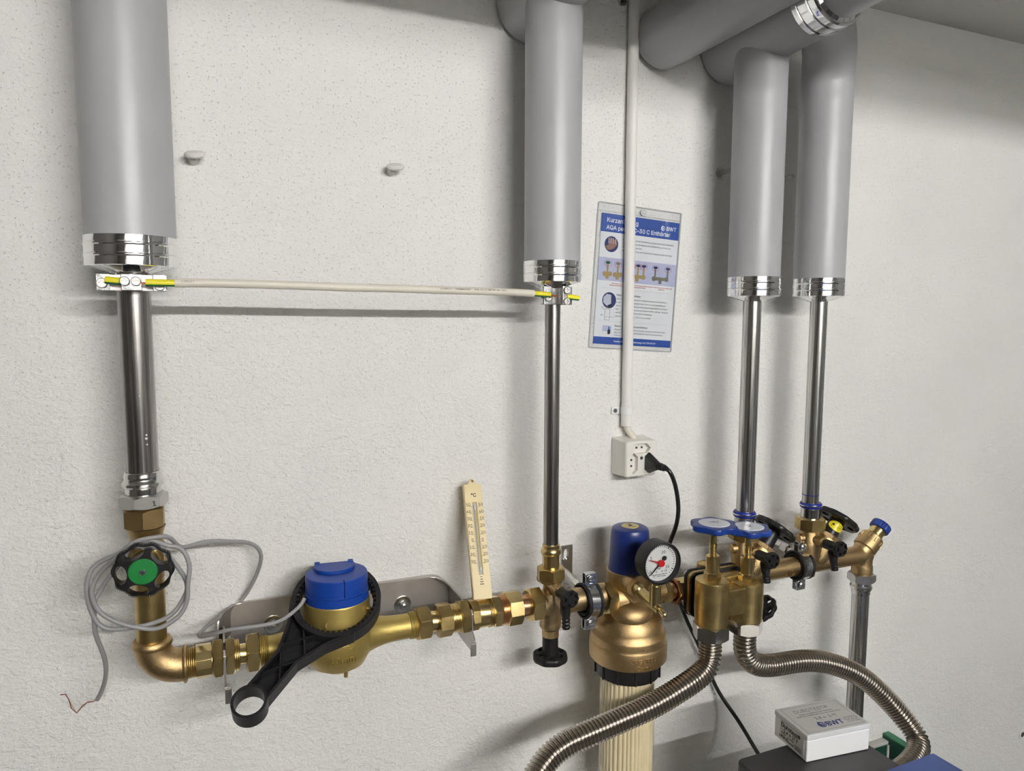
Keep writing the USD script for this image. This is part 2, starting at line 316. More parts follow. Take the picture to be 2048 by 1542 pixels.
# ---------------------------------------------------------------- insulated risers and steel pipes
YP, ZA = -.09, -.4185          # wall distance of the pipework, height of the horizontal run
def insulation(label, x, r, z0, z1, ztop, group='grey insulation jackets on the risers', extra=None, y=YP):
    t = thing('pipe_insulation', label, 'pipe insulation', (x, y, z0), group)
    j = part(t, 'jacket', tri([move(cyl(r, z1-.004, ztop, .0004, 96), (x, y, 0))]+(extra or [])), 'grey_pvc')
    R = r+.0011; h = z1-z0; zA, zB = z0+h*.72, z0+h*.36; g = .0009
    pr = [(R-.0012, z0), (R, z0+.0008)]
    for zz in (zB, zA): pr += [(R, zz-.0022), (R+.0009, zz-.0008), (R+.0009, zz+.0004), (R-.0007, zz+.0012), (R, zz+.0022)]
    pr += [(R, z1-.0006), (R-.0012, z1)]
    c = part(t, 'end_cuff', move(lathe(pr, 96), (x, y, 0)), 'aluminium')
    # folded tabs that close the end towards the pipe
    n = 22
    for k in range(n):
        a0, a1 = 2*math.pi*k/n+.01, 2*math.pi*(k+1)/n+.03; rr = R-.0006; dz = .0004*(k % 2)
        q = [(rr*math.cos(a0), rr*math.sin(a0), z0+.0006), (rr*math.cos(a1), rr*math.sin(a1), z0+.0006), (.3*r*math.cos(a1), .3*r*math.sin(a1), z0-.0085-dz), (.3*r*math.cos(a0), .3*r*math.sin(a0), z0-.0085-dz)]
        hull = m3.Manifold.hull_points(np.array(q+[(p[0], p[1], p[2]+.0006) for p in q]))
        part(c, 'closing_tab', move(tri(hull), (x, y, 0)), 'aluminium', smooth=False)
    sx = math.radians(-62)
    part(c, 'cuff_seam', move(put(rbox(-.0022, .0022, -.0004, .0007, z0+.001, z1-.0015, .0003, 6), (0, 0, 0), Z, (math.cos(sx+math.pi/2), math.sin(sx+math.pi/2), 0)), (x+(R+.0002)*math.cos(sx), y+(R+.0002)*math.sin(sx), 0)), 'aluminium')
    return t
XL, XM, XR1, XR2 = -.0785, .4460, .8065, .9450
def tee_branch(x, y1, zc, r, rise=0.0):
    return put(cyl(r, 0, y1, .004, 96), (x, -.002, zc), unit((0, -1, rise)))
insulation('thick grey pipe insulation with bright aluminium cuff at far left, widest of the upright ones', XL, .0462, .0535, .0868, .5645)
insulation('grey insulation on the riser left of the white conduit, meeting a pipe above', XM, .0395, .0475, .0772, .445, extra=[tee_branch(XM, .55, .448, .0505, .09)])
insulation('grey insulation on the riser right of the instruction sheet, branching from a thick cuffed pipe', XR1, .0405, .0330, .0640, .44, extra=[tee_branch(XR1, .205, .436, .0505, .06)])
el = spline([(XR2, YP, .34), (XR2, YP, .37), (XR2-.004, YP-.004, .395), (XR2-.022, YP-.022, .425), (XR2-.055, YP-.045, .445), (XR2-.10, YP-.07, .452)], .004)
insulation('grey insulation on the riser farthest right, bending over under the ceiling pipe', XR2, .0405, .0345, .0648, .345, extra=[sweep(el, .0405, 72)])
# horizontal jackets under the ceiling
t = thing('ceiling_pipe', 'plain grey insulated pipe running out from the wall beside the white conduit', 'insulated pipe', (.6745, 0, .437))
part(t, 'jacket', put(cyl(.0475, .012, .55, .0008, 96), (.6745, 0, .4385), NY), 'grey_pvc')
part(t, 'foam_core', put(cyl(.043, .004, .013, .002, 64), (.6745, 0, .4385), NY), 'conduit_paint')
d2 = unit((0, -1, .06)); c2 = np.array((XR1, -.002, .436))
t = thing('ceiling_pipe', 'grey insulated pipe with a broad aluminium cuff at the top right', 'insulated pipe', tuple(c2+d2*.2))
part(t, 'jacket', put(cyl(.0440, .20, .56, .0008, 96), c2, d2), 'grey_pvc')
pr = [(.0515, .195)]
for k in (.204, .222): pr += [(.0525, k-.003), (.0534, k-.001), (.0534, k+.0005), (.0518, k+.0014), (.0525, k+.003)]
pr += [(.0525, .2345), (.0505, .2365), (.045, .2375)]
cf = part(t, 'end_cuff', put(lathe(pr, 96), c2, d2), 'aluminium')
for k in range(26):
    a0, a1 = 2*math.pi*k/26, 2*math.pi*(k+.93)/26
    q = [(r_*math.cos(a), r_*math.sin(a), z_) for r_, z_ in ((.0521, .2335), (.0442, .2392)) for a in (a0, a1)]
    part(cf, 'closing_tab', put(tri(m3.Manifold.hull_points(np.array(q+[(p[0], p[1], p[2]+.0008) for p in q]))), c2, d2), 'aluminium', smooth=False)
t = thing('ceiling_pipe', 'grey insulated collector pipe parallel to the wall, above the picture', 'insulated pipe', (.5, -.60, .5105))
part(t, 'jacket', put(cyl(.0430, 0, 2.40, .0008, 64), (-1.55, -.60, .5105), X), 'grey_pvc')

def steel_pipe(label, x, r, z0, z1, m, y=YP):
    t = thing('steel_pipe', label, 'pipe', (x, y, z0), 'bare steel pipes'); part(t, 'tube', move(cyl(r, z0, z1, .0008, 56), (x, y, 0)), m); return t
tl = steel_pipe('thick stained dark steel pipe below the widest insulation at far left', XL, .0172, -.190, .060, 'steel_dark')
part(tl, 'marking_line', move(ringpipe(.01735, .0165, -.1800, -.1783, .0001), (XL, YP, 0)), 'ink')
part(tl, 'paint_fleck', [put(trimesh.creation.icosphere(1, s), (XL+.0172*math.sin(a), YP-.0172*math.cos(a), zz)) for a, zz, s in ((.42, -.135, .0011), (.40, -.139, .0016), (.43, -.146, .0010), (.1, -.09, .0006))], 'white_box', label='flecks of white wall paint')
steel_pipe('thin steel pipe hanging below the middle riser, left of the instruction sheet', XM+.0015, .0110, -.345, .055, 'steel_dark')
steel_pipe('bright steel pipe below the riser just right of the instruction sheet, behind the blue handwheels', XR1-.001, .0142, -.330, .042, 'steel_pipe')
tp = steel_pipe('bright steel pipe below the rightmost riser', XR2+.003, .0138, -.330, .044, 'steel_pipe')
part(tp, 'marking_line', move(ringpipe(.0140, .0130, -.3058, -.3044, .0001), (XR2+.003, YP, 0)), 'blue_band')
XE = 1.0805
tp = steel_pipe('steel pipe going down from the end of the bronze manifold, behind the hose', XE, .0148, -1.49, -.47, 'steel_pipe')
part(tp, 'printed_line', [move(bx(-.0004, .0004, -.0002, .0002, z, z+.0028), (XE-.0105, YP-.0106, 0)) for z in np.arange(-.72, -.50, .0045)], 'ink', smooth=False)

# ---------------------------------------------------------------- left column: press adaptor, stop valve, nipple, elbow
t = thing('press_adaptor', 'shiny steel press adaptor with hexagon between the thick pipe and the bronze valve', 'pipe fitting', (XL, YP, -.222))
part(t, 'press_sleeve', move(lathe([(.0178, -.206), (.0188, -.205), (.0188, -.1985), (.0186, -.1972), (.0207, -.1964), (.0222, -.1942), (.0218, -.1912), (.0198, -.1890), (.0193, -.1868), (.0199, -.1850), (.0199, -.1838), (.0194, -.1815), (.0193, -.1795), (.0184, -.1785)], 56), (XL, YP, 0)), 'steel_fitting')
part(t, 'hexagon', move(prism(6, .0455, -.2205, -.2045, rot=.2), (XL, YP, 0)), 'steel_dull')
part(t, 'stamped_mark', text('1', .006, (XL+.0125, YP-.0239, -.2125), (.98, .2, 0), Z), 'steel_fitting', smooth=False)

t = thing('stop_valve', 'bronze stop valve with a big black handwheel and green cap, at far left', 'valve', (XL+.001, YP, -.30))
bd = [move(prism(6, .0405, -.2450, -.2210, rot=math.pi/2), (XL, YP, 0)),
      move(lathe([(.019, -.246), (.0205, -.2445), (.0188, -.2500), (.0172, -.2560), (.0172, -.262), (.0205, -.270), (.0218, -.278), (.0205, -.287), (.0175, -.296), (.0172, -.306)], 56), (XL+.001, YP, 0)),
      put(lathe([(.0200, 0), (.0200, .020), (.0192, .022)], 56), (XL+.0015, YP, -.2755), NY)]
part(t, 'body', bd, 'bronze_dark')
part(t, 'bonnet', put(tri([cyl(.0190, .0218, .0300, .001), prism(8, .0300, .030, .038), cyl(.0100, .037, .055)]), (XL+.0015, YP, -.2755), NY), 'brass')
for k, (s, dz) in enumerate((('L1', 0), ('96', .0004), ('CU', 0))):
    part(t, 'stamped_mark', text(s, .0045, (XL+(-.0045, .0062, .007)[k], YP-(.0184, .0173, .0166)[k], (-.2345, -.2335, -.2405)[k]), unit((.87, (-.5, .5, .5)[k], 0)), Z, .0006), 'bronze', smooth=False)
def handwheel(t, o, nrm, R, th, lobes, amp, hub, holes, hr, m, name='handwheel', x=None, hole_at=.70, aspect=.62, knurl=False, phase=0.0, dish=0.0):
    """Lobed wheel with oval windows, centred on the axis through O along NRM."""
    b = th*.22
    rf = lambda a: 1+amp*np.cos(lobes*(a+phase))
    sol = man(lathe([(R-b*1.6, -th/2), (R-b*.5, -th/2+b*.5), (R, -th/2+b*1.5), (R, th/2-b*1.5), (R-b*.5, th/2-b*.5), (R-b*1.6, th/2)], 160, rf))
    for k in range(holes):
        a = 2*math.pi*k/holes+phase
        e = affinity.rotate(affinity.scale(Point(0, 0).buffer(1, 12), hr*aspect, hr), math.degrees(a), origin=(0, 0)); e = affinity.translate(e, R*hole_at*math.cos(a), R*hole_at*math.sin(a))
        sol = sol-man(extr(e, th*3, -th*1.5))
    if dish: sol = sol-man(lathe([(R*.80, th/2-dish), (R*.84, th/2+.01)], 64))+man(lathe([(hub, -th/2), (hub, th/2)], 40))
    p = part(t, name, put(tri(sol), o, nrm, x), m)
    if knurl:
        kn = [put(bx(-.0005, .0006, -.0004, .0004, -th*.33, th*.33), (R*float(rf(a))*math.cos(a), R*float(rf(a))*math.sin(a), 0), Z, (math.cos(a), math.sin(a), 0)) for a in np.arange(0, 2*math.pi, 2*math.pi/110)]
        part(p, 'knurling', put(trimesh.util.concatenate(kn), o, nrm, x), m, smooth=False)
    return p
WO = np.array((XL+.0022, -.1580, -.2738)); wn = unit((-.02, -1, -.06))
w = handwheel(t, WO, wn, .0292, .0115, 10, .035, .015, 5, .0105, 'black_plastic', x=(1, 0, 0), hole_at=.73, aspect=.56, knurl=True, phase=.70, dish=0.0)
part(w, 'cap_disc', put(lathe([(.0145, .004), (.0145, .0063), (.0137, .0069), (.006, .0073)], 48), WO, wn), 'green_cap', label='green centre cap')
part(w, 'screw', put(tri(man(lathe([(.0031, .0074), (.0031, .0090), (.0022, .0098)], 24))-man(bx(-.0004, .0004, -.004, .004, .0090, .011))), WO, wn), 'zinc')
part(w, 'spindle', put(cyl(.0075, -.030, -.005), WO, wn), 'brass')

single('pipe_nipple', move(cyl(.0164, -.388, -.300, .001, 48), (XL+.0015, YP, 0)), 'brass_old', 'worn straight brass pipe piece between the green-capped valve and the elbow', 'pipe')
t = thing('elbow', 'rough cast bronze elbow turning the pipe run to the right, bottom left', 'pipe elbow', (XL+.001, YP, ZA))
xe = XL+.0015; arc = [(xe, YP, -.384)]+[(xe+.030-.030*math.cos(a), YP, ZA+.030-.030*math.sin(a)) for a in np.linspace(0, math.pi/2, 20)]+[(-.0405, YP, ZA)]
part(t, 'bend', sweep(spline(arc, .002), .0197, 48), 'bronze')
part(t, 'rim', move(lathe([(.0197, -.3905), (.0215, -.3890), (.0222, -.3865), (.0215, -.3835), (.0200, -.3815), (.0172, -.3808)], 48), (xe, YP, 0)), 'bronze')
part(t, 'rim', put(lathe([(.0197, 0), (.0220, .001), (.0226, .0025), (.0218, .0045), (.018, .0055)], 48), (-.0452, YP, ZA), X), 'bronze')

# ---------------------------------------------------------------- unions either side of the meter
def onx(m, x): return put(m, (x, YP, ZA), X)
def onx2(m, x, dz=-.0090): return put(m, (x, YP, ZA+dz), X)
t = thing('pipe_union', 'brass screwed union between the bronze elbow and the water meter', 'pipe union', (0, YP, ZA))
part(t, 'threaded_nipple', onx(thread(.0182, 0, .0110, .0024), -.0402), 'brass_old')
part(t, 'union_body', onx(tri([prism(12, .0385, 0, .0175, rot=.1), cyl(.0165, -.001, .0195)]), -.0305), 'brass')
part(t, 'lock_nut', onx(prism(6, .0425, 0, .0118, rot=.15), -.0122), 'brass_old')
part(t, 'lock_nut', onx(prism(6, .0412, 0, .0102, rot=.15), .0030), 'brass')
part(t, 'threaded_nipple', onx(tri([thread(.0190, 0, .0062, .0021), cyl(.0150, -.006, .0)]), .0128), 'brass')
part(t, 'tail_pipe', onx(cyl(.0122, 0, .012), .0172), 'brass')
part(t, 'union_nut', onx(prism(6, .0440, 0, .0162, rot=.15), .0262), 'brass')

t = thing('pipe_union', 'long brass screwed union between the water meter and the tee valve', 'pipe union', (.33, YP, ZA))
part(t, 'union_nut', onx(prism(6, .0415, 0, .0195, rot=.05), .2431), 'brass_old')
part(t, 'tail_pipe', onx(cyl(.0138, 0, .013), .2615), 'brass')
part(t, 'lock_nut', onx(tri([prism(8, .0425, 0, .0195, rot=.25)]), .2729), 'brass_old')
part(t, 'threaded_nipple', onx(thread(.0196, 0, .0125, .0023), .2918), 'brass')
part(t, 'lock_nut', onx(prism(6, .0425, 0, .0145, rot=.15), .3035), 'brass_old')
part(t, 'lock_nut', onx(prism(8, .0400, 0, .0118, rot=.2), .3203), 'brass_old')
part(t, 'plain_sleeve', onx(cyl(.0196, 0, .0160, .0008, 48), .3312), 'brass')
part(t, 'threaded_nipple', onx(thread(.0208, 0, .0070, .0023), .3466), 'brass_old')
part(t, 'hexagon', onx(prism(6, .0400, 0, .0135, rot=.25), .3528), 'brass')
part(t, 'threaded_nipple', onx(thread(.0216, 0, .0105, .0021), .3658), 'copper_thread', label='copper coloured thread')
part(t, 'lock_nut', onx(prism(8, .0460, 0, .0218, rot=.1), .3750), 'brass')
part(t, 'tail_pipe', onx(cyl(.0158, 0, .0165), .3955), 'copper_thread')
part(t, 'union_nut', onx(prism(6, .0450, 0, .0205, rot=.1), .4104), 'brass')

# ---------------------------------------------------------------- water meter
MX = .1390
t = thing('water_meter', 'gold painted water meter with a blue hinged lid, bottom centre left', 'water meter', (MX, YP, ZA))
mr = [(.006, -.4605), (.020, -.4585), (.034, -.450), (.0425, -.434), (.0445, -.418), (.0438, -.404), (.0418, -.395), (.0412, -.391), (.0428, -.3895), (.0428, -.3800), (.0416, -.3785), (.0416, -.3655), (.0405, -.3635)]
nx = [(.0166, .050)]+[(.0163+.0235*math.exp(-((x-.136)/.040)**2), x) for x in np.linspace(.055, .232, 40)]+[(.0163, .2335)]
body = man(move(lathe(mr, 72), (MX, YP, 0)))+man(put(lathe(nx, 64), (0, YP, ZA), X))
b_ = tri(body); b_ = trimesh.Trimesh(b_.vertices, b_.faces, process=True)
meter_body = part(t, 'body', b_, 'gold_paint', smooth=40)
part(t, 'seal_lug', put(ringpipe(.0042, .0020, -.0012, .0012), (MX-.0195, YP-.0395, -.3835), unit((-.8, .45, 0))), 'gold_paint')
part(t, 'seal_lug', put(cyl(.0022, 0, .006), (MX+.0330, YP-.0262, -.3745), unit((.8, -.6, .1))), 'brass')
part(t, 'threaded_end', put(thread(.0182, 0, .0105, .0022), (.2335, YP, ZA), X), 'gold_paint')
part(t, 'threaded_end', put(thread(.0182, 0, .0105, .0022), (.0420, YP, ZA), X), 'gold_paint')
part(t, 'drain_lug', put(cyl(.0026, 0, .006), (MX+.006, YP-.02, -.4640)), 'gold_paint')
zr = sorted((z, r) for r, z in mr)
mrf = lambda z: float(np.interp(z, [a for a, b in zr], [b for a, b in zr]))
part(t, 'raised_lettering', wrap(text('20mm', .0085, (0, 0, 0), X, Y_, .0020, True), MX, YP, -.02, -.4300, mrf, -.0002), 'gold_paint', smooth=False)
ar = Polygon([(-.016, -.0022), (.006, -.0022), (.006, -.005), (.016, 0), (.006, .005), (.006, .0022), (-.016, .0022)])
part(t, 'raised_arrow', wrap(extr(ar.difference(ar.buffer(-.0011)), .0018), MX, YP, .02, -.4130, mrf, -.0003), 'gold_paint', smooth=False)
lid = man(move(lathe([(.0400, -.3655), (.0402, -.3640), (.0402, -.3535), (.0388, -.3530), (.0388, -.3518), (.0396, -.3512), (.0392, -.3315), (.0382, -.3302), (.030, -.3300)], 96), (MX, YP, 0)))
lid = lid-man(bx(MX-.0010+.004, MX+.004, YP-.05, YP-.032, -.352, -.320))
part(t, 'register_cap', tri(lid), 'blue_lid')
fl = Polygon([(-.0240, .0205), (.0240, .0205), (.0262, .012), (.0258, .003), (.0215, -.0070), (.013, -.0140), (.006, -.0165), (-.006, -.0165), (-.013, -.0140), (-.0215, -.0070), (-.0258, .003), (-.0262, .012)])
th = math.radians(-6)
lidp = part(t, 'hinged_lid', put(plate(fl, .0042, .0008), (MX-.001, YP+.008, -.3303), Z, (math.cos(th), math.sin(th), 0)), 'blue_lid')
part(lidp, 'hinge_lug', [put(rbox(s*.0215-.0034, s*.0215+.0034, .0170, .0222, -.004, .0060, .0008, 8), (MX-.001, YP+.008, -.3303), Z, (math.cos(th), math.sin(th), 0)) for s in (-1, 1)], 'blue_lid')

# ---------------------------------------------------------------- meter spanner
P0 = np.array((.1375, -.0955, -.3690)); P1 = np.array((.0255, -.1850, -.4370))
dv = unit(P1-P0); LK = float(np.linalg.norm(P1-P0)); nv = unit((-.147*math.cos(math.radians(57)), -.989*math.cos(math.radians(57)), math.sin(math.radians(57))))
nv = unit(nv-dv*np.dot(nv, dv)); KT = frame(P0, nv, dv)           # local x runs down the handle, z towards the viewer
def kp(m): m = tri(m).copy(); m.apply_transform(KT); return m
big, small = Point(0, 0).buffer(.0560, 48), Point(LK, 0).buffer(.0195, 32)
hd = Polygon([(.030, .0485), (.060, .0290), (.095, .0150), (LK-.012, .0150), (LK, .0195), (LK, -.0195), (LK-.012, -.0150), (.095, -.0150), (.060, -.0290), (.030, -.0485)])
out = big.union(small).union(hd).buffer(.004).buffer(-.004)
inner = out.buffer(-.0032)
t = thing('meter_spanner', 'black plastic water meter spanner, its big toothed ring hung over the blue-lidded meter', 'spanner', tuple(P0))
holes = Point(0, 0).buffer(.0500, 48); hs = Point(LK, 0).buffer(.0165, 32)
rim = man(extr(out.difference(inner), .0200, -.010))+man(extr(big.difference(holes), .0200, -.010))+man(extr(Point(LK, 0).buffer(.0195, 32).difference(hs), .0220, -.011))
web = out.difference(holes).difference(hs)
rim = rim+man(extr(web, .0022, -.0065))
part(t, 'frame', kp(rim), 'black_key_plastic')
ribs = []
for a, b in (((.051, .012), (.085, -.018)), ((.051, -.012), (.085, .018)), ((.085, .0175), (.125, -.0135)), ((.085, -.0175), (.125, .0135))):
    pl = np.array([a, b]); dd = unit(pl[1]-pl[0]); nn = np.array([-dd[1], dd[0]])*.0011
    ribs.append(Polygon([pl[0]+nn, pl[1]+nn, pl[1]-nn, pl[0]-nn]))
for rb in ribs: part(t, 'rib', kp(extr(rb.intersection(out), .0125, -.0060)), 'black_key_plastic', smooth=False)
for k in range(44):
    a = 2*math.pi*k/44
    part(t, 'tooth', kp(put(rbox(-.0030, .0008, -.0018, .0018, -.009, .009, .0005, 6), (.0498*math.cos(a), .0498*math.sin(a), 0), Z, (math.cos(a), math.sin(a), 0))), 'black_key_plastic')

# ---------------------------------------------------------------- meter bracket
t = thing('meter_bracket', 'bent stainless steel bracket bolted to the wall behind the water meter', 'bracket', (.155, 0, -.42))
pout = Polygon([(.010, -.455), (.010, -.402), (.0115, -.394), (.0160, -.388), (.024, -.3855), (.292, -.3855), (.3025, -.3885), (.3120, -.3960), (.3175, -.4050), (.3185, -.455)])
part(t, 'back_plate', put(extr(pout, .002), (0, -.002, 0), NY, X), 'bracket_steel')
def ribbon(pts, flare=0.0, th=.0020):
    """Bent flange: each point is (x, z, depth); the front edge leans outward by FLARE."""
    m = []; c = np.array((.16, -.44))
    def quad(p):
        p = np.array(p); o = unit(p[:2]-c); f = p[:2]+o*(flare if p[0] < .1 else flare*.08)*min(1.0, p[2]/.030)
        return [(p[0], -.002, p[1]), (f[0], -.002-p[2], f[1]), (p[0]-o[0]*th, -.002, p[1]-o[1]*th), (f[0]-o[0]*th, -.002-p[2], f[1]-o[1]*th)]
    for a, b in zip(pts[:-1], pts[1:]): m.append(m3.Manifold.hull_points(np.array(quad(a)+quad(b))))
    return tri(m3.Manifold.batch_boolean(m, m3.OpType.Add))
part(t, 'top_flange', ribbon([(.010, -.4280, .034), (.010, -.4040, .033), (.0112, -.3960, .030), (.0150, -.3895, .022), (.0220, -.3858, .013), (.0320, -.3850, .0105), (.286, -.3850, .0105), (.296, -.3862, .0125), (.3050, -.3905, .019), (.3125, -.3965, .028), (.3175, -.4040, .036)], .0165), 'bracket_steel')
def cheek(x0, x1, back):
    o = Polygon([(back, -.4050), (-.104, -.4050), (-.1085, -.4100), (-.1085, -.4350), (-.1190, -.4440), (-.1190, -.4620), (-.1080, -.4640), (-.060, -.4640), (back, -.4560)]).buffer(-.002).buffer(.002)
    m = extr(o.difference(Point(YP, ZA).buffer(.0172, 24)), x1-x0); v = np.array(m.vertices)
    return trimesh.Trimesh(np.stack([x0+v[:, 2], v[:, 0], v[:, 1]], 1), m.faces, process=False)
part(t, 'side_cheek', cheek(.0004, .0026, -.026), 'bracket_steel')
part(t, 'side_cheek', cheek(.3182, .3202, -.002), 'bracket_steel')
part(t, 'hook_tip', rbox(.0004, .0082, -.1212, -.1188, -.4640, -.4450, .0008, 8), 'bracket_steel')
part(t, 'hook_tip', rbox(.3120, .3202, -.1212, -.1188, -.4640, -.4460, .0008, 8), 'bracket_steel')
for bxx, bz in ((.0650, -.4230), (.2470, -.4236)):
    b_ = part(t, 'bolt', put(tri([prism(6, .0110, .0035, .0105, rot=.4), cyl(.0035, .010, .0135)]), (bxx, -.004, bz), NY), 'zinc')
    part(b_, 'washer', put(lathe([(.0128, 0), (.0128, .0012), (.0118, .0018), (.0035, .0020)], 36), (bxx, -.004, bz), NY), 'steel_fitting')
    part(b_, 'flange', put(lathe([(.0086, .0018), (.0078, .0036), (.0055, .0042)], 32), (bxx, -.004, bz), NY), 'zinc')

# ---------------------------------------------------------------- tee valve under the middle riser
ZB = -.4275
def drain_valve(t, o, knob_y, tip):
    """Black drain cock: brass stub, body towards the room, ribbed knob, spout."""
    o = np.array(o, float); L = o[1]-knob_y
    p = part(t, 'drain_valve', put(tri([cyl(.0082, .006, L-.008, .0008), cyl(.0095, L-.010, L-.006, .0006)]), o, NY), 'black_plastic', label='black drain cock')
    part(p, 'brass_stub', put(cyl(.0064, -.012, .007), o, NY), 'brass')
    kb = man(lathe([(.0120, L-.006), (.0130, L-.0050), (.0130, L+.0010), (.0122, L+.0020)], 96, lambda a: 1+.03*np.cos(10*a)))
    for k in range(5):
        a = 2*math.pi*k/5+.5; e = affinity.translate(affinity.rotate(affinity.scale(Point(0, 0).buffer(1, 8), .0022, .0034), math.degrees(a), origin=(0, 0)), .0084*math.cos(a), .0084*math.sin(a))
        kb = kb-man(extr(e, .02, L-.002))
    part(p, 'knob', put(tri(kb), o, NY), 'black_plastic')
    a = o+np.array((0, -L*.55, -.004)); b = np.array(tip, float); d = b-a; ln = np.linalg.norm(d)
    pr = [(.0058, 0), (.0078, ln*.15), (.0072, ln*.45), (.0060, ln*.60)]
    for q in (.66, .78, .90): pr += [(.0056, ln*q), (.0062, ln*(q+.03)), (.0054, ln*(q+.10))]
    part(p, 'spout', put(lathe(pr+[(.0050, ln)], 32), a, d), 'black_plastic')
    return p
t = thing('tee_valve', 'stained bronze tee valve under the middle riser with a black handwheel hanging below', 'valve', (.4480, YP, ZA))
xv = .4480; sm = 1
bd = man(move(lathe([(.0100, -.372), (.0108, -.388), (.0112, -.398), (.0140, -.405), (.0172, -.411), (.0178, -.420), (.0172, -.432), (.0158, -.438), (.0160, -.446), (.0152, -.448), (.0160, -.4505), (.0160, -.4555), (.0145, -.4580), (.0126, -.4605)], 56), (xv, YP, 0)))
bd = bd+man(put(lathe([(.0185, -.021), (.0188, -.012), (.0178, 0), (.0180, .012), (.0172, .030), (.0172, .092)], 48), (xv, YP, ZA-.004), X))
bd = bd+man(put(cyl(.0092, 0, .030), (xv, YP, -.392), NY))+man(put(cyl(.0072, 0, .022, .002), (xv-.001, YP, -.387), unit((-.35, .9, 0))))
part(t, 'body', trimesh.Trimesh(tri(bd).vertices, tri(bd).faces, process=True), 'bronze_stained', smooth=40)
part(t, 'press_socket', move(lathe([(.0112, -.372), (.0127, -.370), (.0127, -.3490), (.0136, -.3462), (.0150, -.3440), (.0150, -.3405), (.0138, -.3382), (.0128, -.3365), (.0128, -.3320), (.0120, -.3308)], 48), (xv, YP, 0)), 'brass')
part(t, 'union_nut', move(tri([prism(6, .0375, -.3845, -.3655, rot=.25), cyl(.0165, -.3885, -.384)]), (xv, YP, 0)), 'brass_old')
part(t, 'gland_nut', move(prism(8, .0245, -.4710, -.4600), (xv, YP, 0)), 'bronze')
part(t, 'spindle_sleeve', move(cyl(.0118, -.4985, -.4700), (xv, YP, 0)), 'black_plastic')
handwheel(t, (xv, YP, -.5035), (0, 0, -1), .0260, .0115, 8, .02, .012, 6, .0050, 'black_plastic', hole_at=.66, aspect=.85, dish=.004)
drain_valve(t, (xv, -.118, -.392), -.1520, (xv+.001, -.1385, -.4400))
part(t, 'union_nut', put(prism(6, .0455, 0, .0190, rot=.15), (.5345, YP, ZB), X), 'brass')

# ---------------------------------------------------------------- rubber lined pipe clamps
def pipe_clamp(label, x, z, r, rod):
    t = thing('pipe_clamp', label, 'pipe clamp', (x, YP, z), 'rubber lined pipe clamps')
    part(t, 'rubber_lining', put(tri([ringpipe(r, r-.006, -.0125, .0125, .0012), ringpipe(r+.0022, r-.004, -.0125, -.0080, .001), ringpipe(r+.0022, r-.004, .0080, .0125, .001)]), (x, YP, z), X), 'black_rubber')
    part(t, 'band', put(ringpipe(r+.0014, r-.001, -.0070, .0070, .0004), (x, YP, z), X), 'zinc')
    for s in (1, -1):
        zz = z+s*(r+.001); pl = sbox(-.0095, 0, .0095, .0175).buffer(-.002).buffer(.002)
        e = part(t, 'ear', [move(put(extr(pl, .0016), (0, 0, 0), NY, (s, 0, 0)), (x, YP-.0045, zz)), move(put(extr(pl, .0016), (0, 0, 0), NY, (s, 0, 0)), (x, YP+.0045, zz)), rbox(x-.0095, x+.0095, YP-.0062, YP+.0045, zz+s*.0175-.0008, zz+s*.0175+.0008, .0006, 6) if s < 0 else rbox(x-.0090, x+.0090, YP-.0062, YP+.003, zz+s*.0172-.0006, zz+s*.0172+.0006, .0005, 6)], 'zinc', smooth=20)
        hd = man(lathe([(.0062, .001), (.0062, .0030), (.0045, .0044)], 28))-man(bx(-.0004, .0008, -.0050, .0050, .0030, .01))-man(bx(-.0050, .0050, -.0004, .0008, .0030, .01))
        part(e, 'screw', put(tri([tri(hd), cyl(.0028, -.016, .001)]), (x, YP-.0066, zz+s*.0088), NY), 'zinc')
    if rod:
        a, b = np.array(rod[0], float), np.array(rod[1], float); d = b-a; ln = float(np.linalg.norm(d))
        part(t, 'hanger_rod', put(tri([cyl(.0075, 0, ln*.72, .0006), prism(6, .0150, ln*.72, ln*.90, rot=.3), cyl(.004, ln*.88, ln)]), a, d), 'steel_fitting')
    return t
pipe_clamp('rubber lined zinc pipe clamp between the tee valve and the bronze filter', .5125, ZB+.001, .0245, ((.5005, -.012, -.4000), (.5040, -.078, -.4135)))
pipe_clamp('rubber lined zinc pipe clamp on the bronze manifold between its two oblique valves', .9290, -.4285, .0238, ((.910, -.010, -.395), (.9235, -.076, -.408)))
t = thing('mounting_rail', 'short grey steel rail screwed to the wall beside the thin steel pipe', 'mounting rail', (.519, -.004, -.392))
rl = sbox(.5095, -.4250, .5295, -.3690).difference(affinity.scale(Point(.5175, -.3830).buffer(.004, 8), 1, 2.2))
part(t, 'plate', put(extr(rl, .0025), (0, -.001, 0), NY, X), 'steel_dull')
for dz in (-.3895,):
    part(t, 'screw', put(tri([prism(6, .0085, .002, .007), cyl(.0022, .006, .010)]), (.5155, -.0025, dz), NY), 'zinc')

